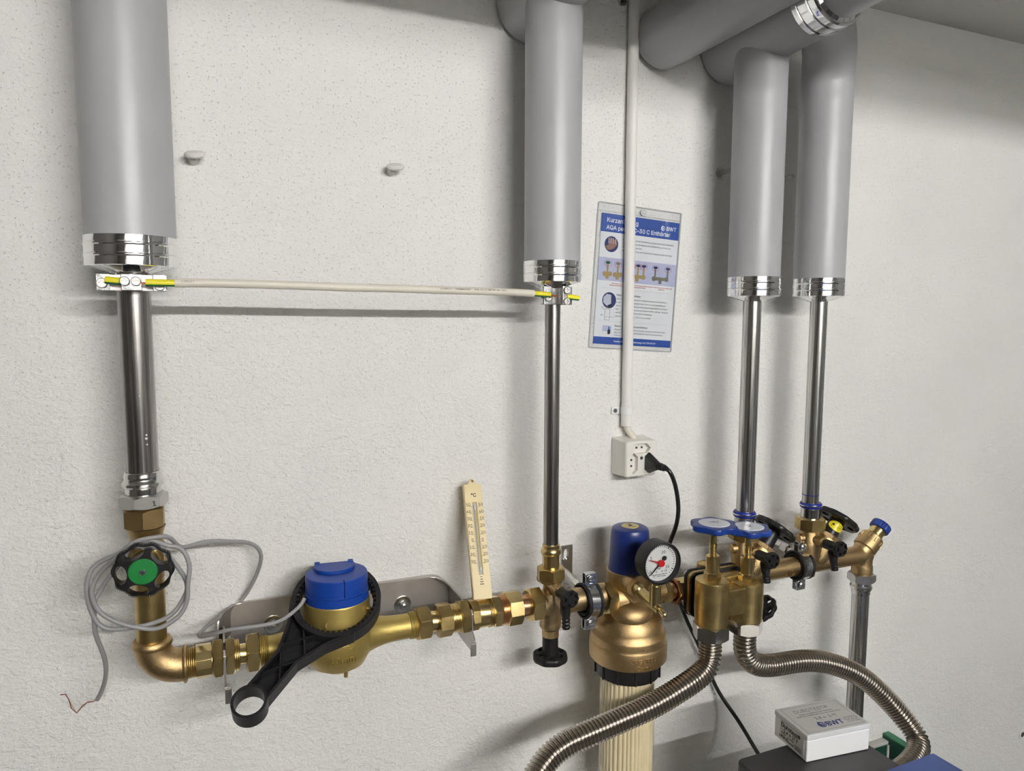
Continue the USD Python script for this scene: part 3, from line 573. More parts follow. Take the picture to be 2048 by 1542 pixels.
# ---------------------------------------------------------------- backwash filter
FX = .5830
t = thing('water_filter', 'large cast bronze water filter with a blue cap and a cream pleated filter cup', 'water filter', (FX, YP, -.62))
fp = [(.0290, -.3900), (.0345, -.3895), (.0352, -.3875), (.0352, -.3960), (.0345, -.4060), (.0318, -.4100), (.0300, -.4145), (.0292, -.4220), (.0290, -.4300), (.0296, -.4390), (.0330, -.4450), (.0400, -.4520), (.0480, -.4590), (.0525, -.4670), (.0538, -.4750), (.0545, -.4800), (.0578, -.4835), (.0586, -.4870), (.0586, -.4950), (.0590, -.4985), (.0602, -.5000), (.0604, -.5100), (.0600, -.5240), (.0575, -.5268), (.0520, -.5275)]
fp = fp[2:]; fb = man(move(lathe([(.0300, -.3868), (.0345, -.3868)]+fp, 96), (FX, YP, 0)))
fb = fb+man(put(lathe([(.0205, -.036), (.0215, -.030), (.0260, -.018), (.0270, 0), (.0250, .020), (.0190, .036), (.0170, .060)], 48), (FX, YP, ZB-.004), X))
fb = fb+man(put(lathe([(.0150, 0), (.0150, .036), (.0130, .040)], 40), (FX-.010, YP, -.4005), unit((-.12, -1, 0))))
el_ = trimesh.creation.icosphere(4, 1.0); el_.vertices = el_.vertices*np.array((.0330, .0300, .0250))+np.array((FX-.005, YP-.0165, -.4520)); fb = fb+man(el_)
part(t, 'body', trimesh.Trimesh(tri(fb).vertices, tri(fb).faces, process=True), 'bronze', smooth=45)
part(t, 'rib', [sweep(spline([(FX-.024, YP-.022, -.408), (FX-.012, YP-.028, -.428), (FX+.004, YP-.031, -.438), (FX+.022, YP-.026, -.432)], .002), .0016, 8)], 'bronze')
zr2 = sorted((z, r) for r, z in fp); frf = lambda z: float(np.interp(z, [a for a, b in zr2], [b for a, b in zr2]))
part(t, 'raised_lettering', [wrap(text('JRGURED', .0066, (0, 0, 0), unit((1, .02, 0)), Y_, .0017, True), FX, YP, -.14, -.5085, frf, -.0004), wrap(text('Combi', .0066, (0, 0, 0), X, Y_, .0017, True), FX, YP, -.12, -.5190, frf, -.0004), wrap(text('MS', .0030, (0, 0, 0), X, Y_, .0008), FX, YP, -.14, -.4915, frf, -.0003)], 'bronze', smooth=False)
cap = part(t, 'spring_cap', move(lathe([(.0328, -.3890), (.0332, -.3878), (.0322, -.3850), (.0313, -.378), (.0292, -.332), (.0286, -.3265), (.0270, -.3225), (.0235, -.3203), (.010, -.3196)], 80), (FX, YP, 0)), 'blue_cap')
part(cap, 'badge', move(lathe([(.0135, -.3200), (.0132, -.3192), (.004, -.3190)], 40), (FX, YP, 0)), 'gold_badge')
part(cap, 'badge_socket', move(prism(6, .0060, -.3195, -.3184), (FX, YP, 0)), 'blue_cap')
part(cap, 'badge_print', [text('JRGURED', .0016, (FX+.001, YP+.0080, -.3190), X, Y_, .0002), text('OFFEN', .0014, (FX+.001, YP-.0085, -.3190), X, Y_, .0002)], 'ink', smooth=False)
part(t, 'ring_nut', [move(lathe([(.044, -.5260), (.0500, -.5265), (.0505, -.5290), (.0500, -.5500), (.0488, -.5520), (.0455, -.5525)], 72), (FX, YP, 0))]+[put(rbox(-.001, .0035, -.0012, .0012, -.5515, -.5270, .0006, 6), (FX+.0488*math.cos(a), YP+.0488*math.sin(a), 0), Z, (math.cos(a), math.sin(a), 0)) for a in np.arange(12)*math.pi/6+.2], 'black_plastic')
part(t, 'cup', move(lathe([(.0425, -.80), (.0438, -.798), (.0438, -.5460)], 64), (FX, YP, 0)), 'cup_plastic')
npl = 38; th_ = np.arange(npl*6)*2*np.pi/(npl*6)
plr = lambda a: .0385+.0032*np.abs(np.sin((a+.012*np.sin(9*a)+.02*np.sin(4*a+1))*npl/2))**.55
part(t, 'filter_pleats', move(lathe([(1.0, -.7030), (1.0, -.5500)], npl*6, plr), (FX, YP, 0)), 'filter_pleats', smooth=50)
part(t, 'filter_end_cap', move(lathe([(.0400, -.716), (.0412, -.715), (.0412, -.704), (.0395, -.7025), (.034, -.7025)], 64), (FX, YP, 0)), 'filter_pleats')

t = thing('pressure_gauge', 'round black pressure gauge with white dial and red pointer in front of the blue cap', 'pressure gauge', (.5755, -.170, -.3465))
GC = np.array((.5755, -.1610, -.3463)); gn = np.array((-.02, -1, -.02)); GT = dict(o=GC, z=gn, x=X)
def gp(m): return put(m, GC, gn, X)
part(t, 'case', gp(lathe([(.020, 0), (.0285, .0006), (.0300, .002), (.0302, .0140), (.0310, .0150), (.0310, .0262), (.0302, .0276), (.0288, .0280), (.0272, .0262), (.0268, .0205)], 96)), 'black_plastic')
dl = part(t, 'dial', gp(lathe([(.0268, .0190), (.0268, .0206)], 72)), 'gauge_dial')
def gtext(s, h, u, v, bold=False): return gp(text(s, h, (u, v, .02065), X, Y_, .0002, bold))
pm = [gtext('0', .0040, -.0155, -.0125), gtext('5', .0040, -.0150, .0085), gtext('10', .0040, .0050, .0150), gtext('15', .0040, .0125, -.0075), gtext('16', .0026, .0100, -.0125), gtext('bar', .0030, -.0010, -.0082), gtext('Georg Fischer JRG AG', .0017, 0, -.0172), gtext('CH - 4450 Sissach', .0017, 0, -.0198)]
for k in range(33):
    a = math.radians(225-270*k/32); maj = k % 10 == 0
    pm.append(gp(put(bx(0, .0034 if maj else .0022, -.0003 if not maj else -.0006, .0003 if not maj else .0006, .0205, .0209), (.0222*math.cos(a), .0222*math.sin(a), 0), Z, (math.cos(a), math.sin(a), 0))))
for uu in (-.0055, .0040): pm.append(gp(move(ringpipe(.0015, .0011, .0205, .0208, .0001, 20), (uu, -.0128, 0))))
part(dl, 'scale_print', pm, 'ink', smooth=False)
a = math.radians(225)
nd = Polygon([(.0225, .0004), (.0225, -.0004), (0, -.0011), (-.006, -.0013), (-.006, .0013), (0, .0011)]).union(Point(-.0088, 0).buffer(.0034, 12))
part(t, 'needle', gp(put(extr(nd, .0006, .0222), (0, 0, 0), Z, (math.cos(a), math.sin(a), 0))), 'ink', label='black needle')
a = math.radians(160)
rd = Polygon([(.0205, .0002), (.0205, -.0002), (0, -.0014), (0, .0014)]).union(Point(0, 0).buffer(.0052, 24))
part(t, 'set_pointer', gp(put(tri([extr(rd, .0007, .0236), lathe([(.0050, .0240), (.0046, .0262)], 24)]), (0, 0, 0), Z, (math.cos(a), math.sin(a), 0))), 'needle_red', label='red set pointer')
part(t, 'glass', gp(lathe([(.0270, .0266), (.0270, .0272)], 64)), 'clear_film')
t = thing('sampling_tap', 'small brass gauge stub with slanting sampling tap under the pressure gauge', 'tap', (.577, -.17, -.405))
s0, s1 = np.array((.5715, -.122, -.4010)), np.array((.5790, -.1905, -.4215)); sd = s1-s0; sl = float(np.linalg.norm(sd))
part(t, 'tap_body', put(lathe([(.0098, 0), (.0100, .016), (.0082, .018), (.0082, .034), (.0078, sl*.62), (.0068, sl*.80), (.0062, sl*.84)], 36), s0, sd), 'brass')
part(t, 'tap_tip', put(lathe([(.0036, sl*.83), (.0036, sl*.95), (.0044, sl*.96), (.0040, sl*1.01), (.0026, sl*1.03)], 28), s0, sd), 'brass')
part(t, 'gauge_stub', move(tri([cyl(.0070, -.385, -.372), cyl(.0082, -.4140, -.3840, .0008), prism(6, .0150, -.3790, -.3715)]), (.5768, -.1690, 0)), 'brass')

# ---------------------------------------------------------------- union between filter and connection module
ZC = -.4350
t = thing('pipe_union', 'brass screwed union between the bronze filter and the connection block, below the gauge', 'pipe union', (.67, YP, ZC))
def onc(m, x): return put(m, (x, YP, ZC), X)
part(t, 'hexagon', onc(prism(6, .0300, 0, .0190, rot=.2), .6380), 'brass')
part(t, 'tail_pipe', onc(tri([cyl(.0140, 0, .0105), ringpipe(.0165, .012, .0090, .0125)]), .6560), 'copper_thread')
part(t, 'back_nut', onc(prism(6, .0400, 0, .0050, rot=.5), .6650), 'copper_thread')
part(t, 'union_nut', onc(prism(12, .0355, 0, .0240, rot=.1), .6692), 'brass')

# ---------------------------------------------------------------- connection module and block with two blue handwheels
t = thing('flange_module', 'cast brass pipe module behind the connection block, with flange and gasket', 'pipe fitting', (.735, YP, ZC))
fm = man(put(lathe([(.0150, -.048), (.0152, -.020), (.0270, -.012), (.0310, 0), (.0300, .016), (.0230, .030), (.0180, .044), (.0180, .075)], 48), (.738, YP, ZC), X))
fm = fm+man(put(cyl(.0290, 0, .030), (.738, YP, ZC), NY))+man(move(lathe([(.012, -.45), (.0150, -.41), (.0135, -.3985), (.008, -.3955)], 36), (.728, YP, 0)))
fm = fm+man(put(lathe([(.016, 0), (.0172, .020), (.0172, .046), (.0155, .048)], 40), (.790, YP, ZC), unit((.66, 0, -.75))))
part(t, 'body', trimesh.Trimesh(tri(fm).vertices, tri(fm).faces, process=True), 'brass_old', smooth=40)
fl_ = sbox(-.0495, -.034, .0495, .038).buffer(-.012).buffer(.012)
part(t, 'flange', put(plate(fl_, .0080, .001), (.7235, -.1130, ZC), NY, X), 'brass_old')
part(t, 'gasket', put(extr(fl_.buffer(-.0004), .0034), (.7235, -.1212, ZC), NY, X), 'black_rubber')
part(t, 'backing_plate', put(extr(fl_.buffer(.0012), .0050), (.7235, -.1078, ZC), NY, X), 'black_rubber', label='black backing plate')
for sx in (-1, 1):
    for sz in (-1, 1):
        part(t, 'bolt', put(tri([prism(6, .0095, 0, .0065), cyl(.0035, -.015, .001)]), (.7235+sx*.0425, -.1085, ZC+sz*.028+.002), Y_), 'steel_dull')
# bypass valve slanting down behind the block
nb = unit((.66, 0, -.75)); ob = np.array((.8155, YP, -.4560))
bv = part(t, 'bypass_sleeve', put(lathe([(.0130, 0), (.0125, .002), (.0105, .034), (.0105, .047)], 40), ob, nb), 'black_plastic')
part(bv, 'sleeve_nut', put(prism(8, .0320, -.010, .0005), ob, nb), 'brass')
yst = Polygon([(0.0095*math.cos(a), .0075*math.sin(a)) for a in np.arange(36)*2*np.pi/36])
def bent(poly, o, nrm, ang0, r, z0, lift=.0002, th=.0004, sub=.0012):
    """A sticker laid round a sleeve of radius r: polygon x runs along the axis, y round it."""
    m = extr(poly.segmentize(sub), th); m = m.subdivide_to_size(.004) if hasattr(m, 'subdivide_to_size') else m
    v = np.array(m.vertices); a = ang0+v[:, 1]/r; rr = r+lift+v[:, 2]
    w = trimesh.Trimesh(np.stack([rr*np.cos(a), rr*np.sin(a), z0+v[:, 0]], 1), m.faces, process=False)
    if w.volume < 0: w.invert()
    return put(w, o, nrm, (0, -1, 0))
arrow = Polygon([(-.0045, -.0003), (-.0005, -.0003), (-.0005, -.0026), (.0035, 0), (-.0005, .0026), (-.0005, .0003), (-.0045, .0003)])
part(bv, 'sticker', bent(yst, ob, nb, -.45, .0118, .0200), 'sticker_yellow', smooth=40, label='yellow arrow sticker')
part(bv, 'sticker_print', [bent(affinity.translate(affinity.rotate(arrow, 60, origin=(0, 0)), -.0015, .0015), ob, nb, -.45, .0118, .0200, .0007, .0003), bent(sbox(.001, -.0002, .0075, .0002), ob, nb, -.50, .0118, .0200, .0007, .0003), bent(sbox(.0035, -.0030, .0039, .0030), ob, nb, -.50, .0118, .0200, .0007, .0003)], 'ink', smooth=False)
handwheel(t, ob+nb*.051, nb, .0262, .0090, 10, .03, .010, 5, .0068, 'black_plastic', hole_at=.66, aspect=.75, phase=.2)

BYC = -.1550
t = thing('connection_block', 'brass twin connection block with two blue handwheels on top and two hoses below', 'valve block', (.722, BYC, -.44))
bL, bR = (.6895, BYC), (.7560, BYC)
kb = man(move(lathe([(.0215, -.4680), (.0245, -.4660), (.0262, -.4400), (.0255, -.4000), (.0250, -.3975), (.0215, -.3962)], 72), (bL[0], bL[1], 0)))
kb = kb+man(move(lathe([(.0215, -.4710), (.0250, -.4690), (.0258, -.4400), (.0255, -.4120), (.0250, -.4085), (.0215, -.4072)], 72), (bR[0], bR[1], 0)))
kb = kb+man(rbox(.688, .757, -.1735, -.1245, -.4530, -.4110, .003))+man(rbox(.6860, .7600, -.1460, -.1240, -.4700, -.4010, .004))
part(t, 'body', trimesh.Trimesh(tri(kb).vertices, tri(kb).faces, process=True), 'brass_old', smooth=35)
for (x_, y_), zt, sleeve, zw, Rw, badge, zn in ((bL, -.3962, .0088, -.3135, .0365, 'USG', -.4665), (bR, -.4072, .0088, -.3265, .0355, '2', -.4700)):
    h = zt
    g = part(t, 'gland', move(tri([prism(6, .0225, h-.001, h+.0110, rot=.35), lathe([(.0102, h+.010), (.0104, h+.0105), (.0104, h+.0420-.006), (.0094, h+.0370), (.0070, h+.0370)], 40)]), (x_, y_, 0)), 'brass')
    part(t, 'spindle', move(tri([thread(.0056, h+.036, h+.056, .0016, .0007), cyl(.0050, h+.055, zw)]), (x_, y_, 0)), 'brass')
    rf = lambda a: 1-.075+.075*np.cos(6*a)
    w = part(t, 'handwheel', move(tri([lathe([(Rw-.0035, zw-.0060), (Rw-.0008, zw-.0045), (Rw, zw-.0020), (Rw, zw+.0015), (Rw-.0008, zw+.0032), (Rw-.0030, zw+.0040)], 144, rf), lathe([(.0105, zw-.0105), (.0125, zw-.0095), (.0140, zw-.0050)], 40)]), (x_, y_, 0)), 'blue_wheel')
    part(w, 'badge', move(lathe([(.0232, zw+.0030), (.0232, zw+.0044), (.0222, zw+.0050)], 56), (x_, y_, 0)), 'wheel_badge', label='silver badge disc')
    part(w, 'badge_print', text(badge, .0052 if len(badge) > 1 else .0105, (x_+.001, y_+(.002 if len(badge) > 1 else 0), zw+.0050), unit((.93, -.37, 0)), unit((.37, .93, 0)), .0003, True), 'ink_grey', smooth=False)
part(t, 'hose_nut', move(prism(6, .0480, -.4900, -.4660, rot=.12), (*bL, 0)), 'nickel')
part(t, 'hose_nut', move(prism(6, .0480, -.4905, -.4690, rot=.62), (*bR, 0)), 'nickel')

# ---------------------------------------------------------------- corrugated hoses
def hose(label, pts, ra=.0130, rb=.0178, pitch=.0057):
    p = spline(pts, pitch/8); s = np.arange(len(p))*(pitch/8); k = .5+.5*np.cos(2*np.pi*s/pitch)
    return single('corrugated_hose', sweep(p, ra+(rb-ra)*k**.55, 36), 'hose_steel', label, 'hose', smooth=True, group='corrugated hoses from the connection block')
HOSE1 = [(.6895, -.155, -.4800), (.6895, -.155, -.5093), (.6839, -.158, -.5293), (.6662, -.162, -.5414), (.636, -.166, -.5506), (.6035, -.168, -.5599), (.5631, -.17, -.5685), (.521, -.17, -.5757), (.4721, -.17, -.5838), (.4405, -.17, -.5895), (.4125, -.172, -.599), (.3884, -.18, -.6125), (.3706, -.19, -.6285), (.362, -.205, -.6609), (.385, -.235, -.715), (.47, -.28, -.765), (.58, -.32, -.780), (.70, -.35, -.78)]
HOSE2 = [(.7560, -.155, -.4800), (.7565, -.155, -.5055), (.7576, -.155, -.5221), (.7672, -.154, -.5392), (.792, -.152, -.5549), (.8356, -.15, -.5627), (.8785, -.15, -.5659), (.9231, -.15, -.5754), (.9672, -.152, -.5919), (1.0085, -.158, -.6143), (1.0429, -.168, -.6436), (1.0679, -.182, -.6726), (1.0812, -.2, -.6967), (1.0825, -.216, -.7132), (1.0662, -.23, -.7224), (1.0349, -.24, -.7296), (.9963, -.247, -.7326), (.9546, -.252, -.7333), (.915, -.268, -.7333), (.880, -.295, -.7321), (.84, -.34, -.73)]
hose('corrugated stainless hose sweeping from the left blue handwheel down across the filter cup', HOSE1)
hose('corrugated stainless hose looping from the right blue handwheel out and back behind the white box', HOSE2)

# ---------------------------------------------------------------- bronze manifold with two oblique valves and end valve
t = thing('manifold', 'cast bronze manifold with two black-wheeled oblique valves and a blue-capped end valve, right', 'pipe manifold', (.93, YP, ZB))
ns = unit((.63, 0, .777)); ZM = -.4295
mb = man(put(lathe([(.0165, 0), (.0165, .30)], 48), (.790, YP, ZM), X))
for cx in (.8045, .9500):
    mb = mb+man(move(lathe([(.0140, -.365), (.0150, -.372), (.0165, -.380), (.0195, -.390), (.0195, -.405), (.0170, -.425), (.0170, -.43)], 44), (cx, YP, 0)))
    mb = mb+man(put(lathe([(.012, -.012), (.0185, -.004), (.0205, .012), (.0190, .034), (.0190, .0420)], 44), (cx+.0145, YP, -.4210), ns))
    mb = mb+man(put(cyl(.0088, 0, .031, .002), (cx, YP, -.3830), NY))+man(put(cyl(.0080, 0, .024, .003), (cx, YP, -.3820), unit((-.9, .1, 0))))
    mb = mb+man(put(cyl(.0062, 0, .026, .002), (cx+.012, YP+.004, ZM), (0, 0, -1)))
ne = unit((.74, 0, .672))
mb = mb+man(put(lathe([(.012, -.020), (.0160, -.008), (.0168, .006), (.0172, .0135), (.0200, .0150), (.0206, .0165), (.0206, .0295), (.0198, .0305), (.0198, .0420), (.0180, .0440)], 48), (XE-.008, YP, -.4285), ne))
mb = mb+man(move(lathe([(.0175, -.4650), (.0182, -.4635), (.0182, -.4500), (.0170, -.4480), (.0172, -.43)], 48), (XE, YP, 0)))
part(t, 'casting', trimesh.Trimesh(tri(mb).vertices, tri(mb).faces, process=True), 'bronze', smooth=40)
part(t, 'raised_lettering', put(text('JRG', .0085, (0, 0, 0), X, Y_, .0010), (.8930, YP-.0158, ZM-.004), unit((0, -1, -.25)), X), 'bronze', smooth=False)
for cx, nr in ((.8045, .2), (.9500, .12)):
    part(t, 'press_socket', move(lathe([(.0150, -.352), (.0162, -.350), (.0160, -.3360), (.0158, -.3310), (.0162, -.3290), (.0148, -.3278)], 48), (cx, YP, 0)), 'steel_fitting')
    part(t, 'press_bead', move(lathe([(.0160, -.3290), (.0180, -.3275), (.0186, -.3245), (.0182, -.3215), (.0168, -.3195), (.0150, -.3188)], 48), (cx, YP, 0)), 'blue_band', label='blue marked press bead')
    part(t, 'bead_stripe', move(ringpipe(.0188, .0178, -.3250, -.3228, .0004), (cx, YP, 0)), 'steel_fitting')
    part(t, 'union_nut', move(tri([prism(8, .0465, -.3665, -.3465, rot=nr), cyl(.0165, -.3695, -.366)]), (cx, YP, 0)), 'brass_old')
    o = np.array((cx+.0145, YP, -.4210))
    part(t, 'bonnet_nut', put(prism(8, .0385, .040, .0480, rot=.3), o, ns), 'bronze')
    sl_ = part(t, 'spindle_sleeve', put(lathe([(.0140, .0475), (.0140, .056), (.0132, .060), (.0125, .0780), (.0125, .0815)], 44), o, ns), 'black_plastic')
    st = Polygon([(.0085*math.cos(a), .0145*math.sin(a)) for a in np.arange(40)*2*np.pi/40])
    if cx > .9:
        part(sl_, 'sticker', bent(st, o, ns, -.55, .0134, .0660), 'sticker_yellow', smooth=40, label='yellow arrow sticker')
        hx = Polygon([(.0042*math.cos(a), .0042*math.sin(a)) for a in np.arange(6)*math.pi/3])
        part(sl_, 'sticker_print', [bent(affinity.translate(affinity.rotate(arrow, 30, origin=(0, 0)), 0, -.0065), o, ns, -.55, .0134, .0660, .0007, .0003), bent(affinity.translate(hx.difference(hx.buffer(-.0005)), 0, .0060), o, ns, -.55, .0134, .0660, .0007, .0003), bent(sbox(-.0012, .0042, .0012, .0052), o, ns, -.55, .0134, .0660, .0007, .0003), bent(sbox(-.0012, .0064, .0012, .0074), o, ns, -.55, .0134, .0660, .0007, .0003)], 'ink', smooth=False)
    handwheel(t, o+ns*.0815, ns, .0365, .0100, 10, .02, .013, 5, .0075, 'black_plastic', hole_at=.68, aspect=.8, phase=.25, dish=.002)
    # underside cups of the wheel
    drain_valve(t, (cx, -.119, -.3830), -.1575, (cx+.001, -.1460, -.4230))
oE = np.array((XE-.008, YP, -.4285))
for k in range(9):
    a = 2*math.pi*k/9
    part(t, 'grip_lug', put(put(rbox(-.001, .0012, -.0016, .0016, .0300, .0380, .0005, 6), (.0205*math.cos(a), .0205*math.sin(a), 0), Z, (math.cos(a), math.sin(a), 0)), oE, ne), 'bronze')
part(t, 'end_neck', put(tri([cyl(.0135, .040, .0640), cyl(.0155, .043, .047)]), oE, ne), 'brass')
part(t, 'end_cap', put(lathe([(.0162, .0600), (.0172, .0615), (.0172, .0720), (.0160, .0740), (.006, .0748)], 96, lambda a: 1+.02*np.cos(24*a)), oE, ne), 'blue_wheel', label='blue ribbed end cap')
part(t, 'outlet_hexagon', move(prism(6, .0420, -.4800, -.4640, rot=.3), (XE, YP, 0)), 'steel_dull')
part(t, 'outlet_press_sleeve', move(lathe([(.0152, -.5035), (.0160, -.5025), (.0162, -.4965), (.0180, -.4940), (.0192, -.4905), (.0190, -.4875), (.0170, -.4850), (.0168, -.4790)], 48), (XE, YP, 0)), 'steel_fitting')

# ---------------------------------------------------------------- earthing: two clamps and the cable between them
def screw(r, h, slot=True):
    m = man(lathe([(r, 0), (r, h*.7), (r*.86, h)], 28))-man(prism(6, r*.85, h*.45, h*2, 0))+man(lathe([(r*.62, h*.3), (r*.62, h*.75), (r*.5, h*.85)], 24))
    if slot: m = m-man(bx(-r*.12, r*.12, -r*.6, r*.6, h*.55, h*2))-man(bx(-r*.6, r*.6, -r*.12, r*.12, h*.55, h*2))
    return tri(m)
ZE = .0358
t = thing('earth_clamp', 'silver earthing clamp with two screws on the thick pipe at far left', 'earth clamp', (XL, YP, ZE), 'earth clamps')
part(t, 'band', move(ringpipe(.0185, .0170, ZE-.0088, ZE+.0088, .0003), (XL, YP, 0)), 'steel_fitting')
part(t, 'strap', rbox(XL-.0330, XL+.0350, YP-.0195, YP-.0180, ZE-.0088, ZE+.0088, .0004, 6), 'bracket_steel')
for s in (-1, 1):
    e = part(t, 'lug', rbox(XL+s*.0275-.0066, XL+s*.0275+.0066, YP-.0235, YP-.0190, ZE-.0092, ZE+.0092, .0006, 8), 'zinc')
    part(e, 'lug_screw', put(screw(.0055, .004), (XL+s*.0280, YP-.0234, ZE-.001 if s < 0 else ZE-.003), NY), 'bracket_steel')
tb = part(t, 'terminal_block', rbox(XL-.0092, XL+.0108, YP-.0340, YP-.0190, ZE-.0092, ZE+.0090, .0007, 8), 'zinc')
for dx in (-.0052, .0056): part(tb, 'terminal_screw', put(screw(.0050, .0042), (XL+dx, YP-.0339, ZE+.0010), NY), 'bracket_steel')
t = thing('earth_clamp', 'silver earthing clamp with one-above-other screws on the thin pipe, middle riser', 'earth clamp', (XM+.0015, YP, .029), 'earth clamps')
xm = XM+.0015; zm = .0292
part(t, 'band', move(ringpipe(.0124, .0108, zm-.0125, zm+.0125, .0003), (xm, YP, 0)), 'steel_fitting')
part(t, 'strap', rbox(xm-.0250, xm+.0235, YP-.0138, YP-.0122, zm-.0125, zm+.0125, .0004, 6), 'steel_fitting')
e = part(t, 'lug', rbox(xm-.0215, xm-.0095, YP-.0165, YP-.0130, zm-.0126, zm+.0126, .0006, 8), 'zinc')
part(e, 'lug_screw', put(screw(.0050, .004), (xm-.0160, YP-.0164, zm-.003), NY), 'bracket_steel')
part(t, 'lug', rbox(xm+.0130, xm+.0215, YP-.0160, YP-.0130, zm-.0126, zm+.0126, .0006, 8), 'zinc')
tb = part(t, 'terminal_block', rbox(xm+.0020, xm+.0122, YP-.0270, YP-.0120, zm-.0130, zm+.0130, .0007, 8), 'zinc')
for dz in (.0072, -.0082): part(tb, 'terminal_screw', put(screw(.0048, .0040), (xm+.0072, YP-.0269, zm+dz), NY), 'bracket_steel')
t = thing('earthing_cable', 'off-white earthing cable with green and yellow ends running between the two earth clamps', 'cable', (.18, -.122, .034))
cp = spline([(-.0352, -.1215, .0358), (0, -.122, .0364), (.0432, -.123, .0362), (.0850, -.123, .0357), (.1274, -.123, .0350), (.1500, -.123, .0345), (.1690, -.123, .0344), (.21, -.123, .0342), (.2507, -.122, .0336), (.30, -.121, .0330), (.3527, -.118, .0326), (.385, -.1165, .0320), (.4058, -.1155, .0312)], .006)
sh = part(t, 'sheath', sweep(cp, .0049, 24), 'white_cable')
def print_on(s, h, i0, flip=False):
    m = []; k = i0
    for ch in s:
        p = cp[min(int(k), len(cp)-2)]; d = unit(cp[min(int(k)+1, len(cp)-1)]-p); pos = p+d*.006*(k-int(k))
        if ch != ' ':
            ux = -d if flip else d; uy = unit(np.cross(NY, ux))
            uy = uy if (uy[2] > 0) != flip else -uy
            m.append(text(ch, h, pos+np.array((0, -.0047, .0018 if not flip else .0016)), ux, np.cross(np.array(NY, float), ux), .0003))
        k += h*.95/.006
    return m
part(sh, 'sheath_print', print_on('LYBOLET', .0021, 1.2), 'ink_grey', smooth=False)
part(sh, 'sheath_print', print_on('LEYBOLET  TROMMSDORFF  NYM 25/16 METAFLON 1X16', .0021, 50), 'ink_grey', smooth=False)
def conductor(t, a, b, r=.0040, tilt=.1):
    a, b = np.array(a, float), np.array(b, float); d = b-a; ln = float(np.linalg.norm(d))
    hy = man(cyl(r, 0, ln, .0003, 32)); h1 = hy ^ man(bx(-1, 1, -.0008, 1, -1, 1)); h2 = hy ^ man(bx(-1, 1, -1, -.0008, -1, 1))
    up_ = (0, 0, 1) if abs(d[2]) < .5*ln else X
    T = frame(a, d, np.cross(unit((0, -.35, 1)), d))
    out = []
    for h_, mm in ((h1, 0), (h2, 1)):
        q = tri(h_).copy(); q.apply_transform(T); out.append(q)
    zs = [q.vertices[:, 2].mean() for q in out]; hi, lo = (0, 1) if zs[0] > zs[1] else (1, 0)
    p = part(t, 'conductor_insulation', out[hi], 'conductor_yellow', label='yellow side of the earth wire')
    part(p, 'green_stripe', out[lo], 'conductor_green', label='green side of the earth wire')
conductor(t, (-.0640, -.1215, .0357), (-.0345, -.1215, .0358))
conductor(t, (-.1030, -.1180, .0380), (-.0880, -.1190, .0366))
conductor(t, (.4050, -.1155, .0312), (.4310, -.1150, .0298), .0037)
conductor(t, (.4565, -.1150, .0277), (.4755, -.1150, .0258), .0037)
for y_, k in ((0, 0), (.0012, 1), (-.0012, 2)):
    part(t, 'copper_strand', sweep(np.array([(-.069, -.1215+y_, .0355-.0008*k), (-.063, -.1215+y_*.7, .0357-.0006*k)]), .0007, 8), 'copper')
    part(t, 'copper_strand', sweep(np.array([(.4300, -.1150+y_*.7, .0300-.0006*k), (.4425, -.1150+y_, .0290-.0010*k)]), .0007, 8), 'copper')

# ---------------------------------------------------------------- hooks and stud on the wall
def hook(label, x, z, sgn):
    t = thing('wall_hook', label, 'wall hook', (x, 0, z), group='painted wall hooks')
    part(t, 'stem', [put(lathe([(.0062, -.001), (.0060, .003), (.0048, .006), (.0045, .016)], 24), (x, 0, z), NY)], 'hook_paint')
    hd = lathe([(.004, -.0035), (.0085, -.0030), (.0100, -.0008), (.0098, .0016), (.0080, .0032), (.004, .0036)], 32)
    hd.vertices[:, 0] *= 1.22
    part(t, 'head', put(hd, (x+.0025*sgn, -.0175, z+.0035), unit((-.10*sgn, -.42, .9)), X), 'hook_paint')
hook('white painted stub hook on the wall just right of the widest insulated pipe', -.0135, .1945, 1)
hook('white painted stub hook on the wall left of the middle riser', .2385, .2005, 1)
t = thing('wall_stud', 'grey threaded stud with nut sticking out of the wall behind the third riser', 'threaded stud', (.8066, 0, .2428))
part(t, 'rod', put(thread(.0042, 0, .075, .002, .0006), (.8066, .0, .2428), unit((.10, -1, .02))), 'steel_dull')
part(t, 'nut', put(prism(6, .0120, 0, .0065, rot=.3), (.8066, .0, .2428), NY), 'steel_dull')
part(t, 'washer', put(ringpipe(.0095, .004, -.0005, .0012), (.8066, 0, .2428), NY), 'steel_dull')
t = thing('wall_stud', 'short grey threaded stud on the wall between the two right-hand risers', 'threaded stud', (.9280, 0, .2420))
part(t, 'rod', put(thread(.0042, -.001, .030, .002, .0006), (.9360, 0, .2415), unit((.10, -1, .05))), 'steel_dull')

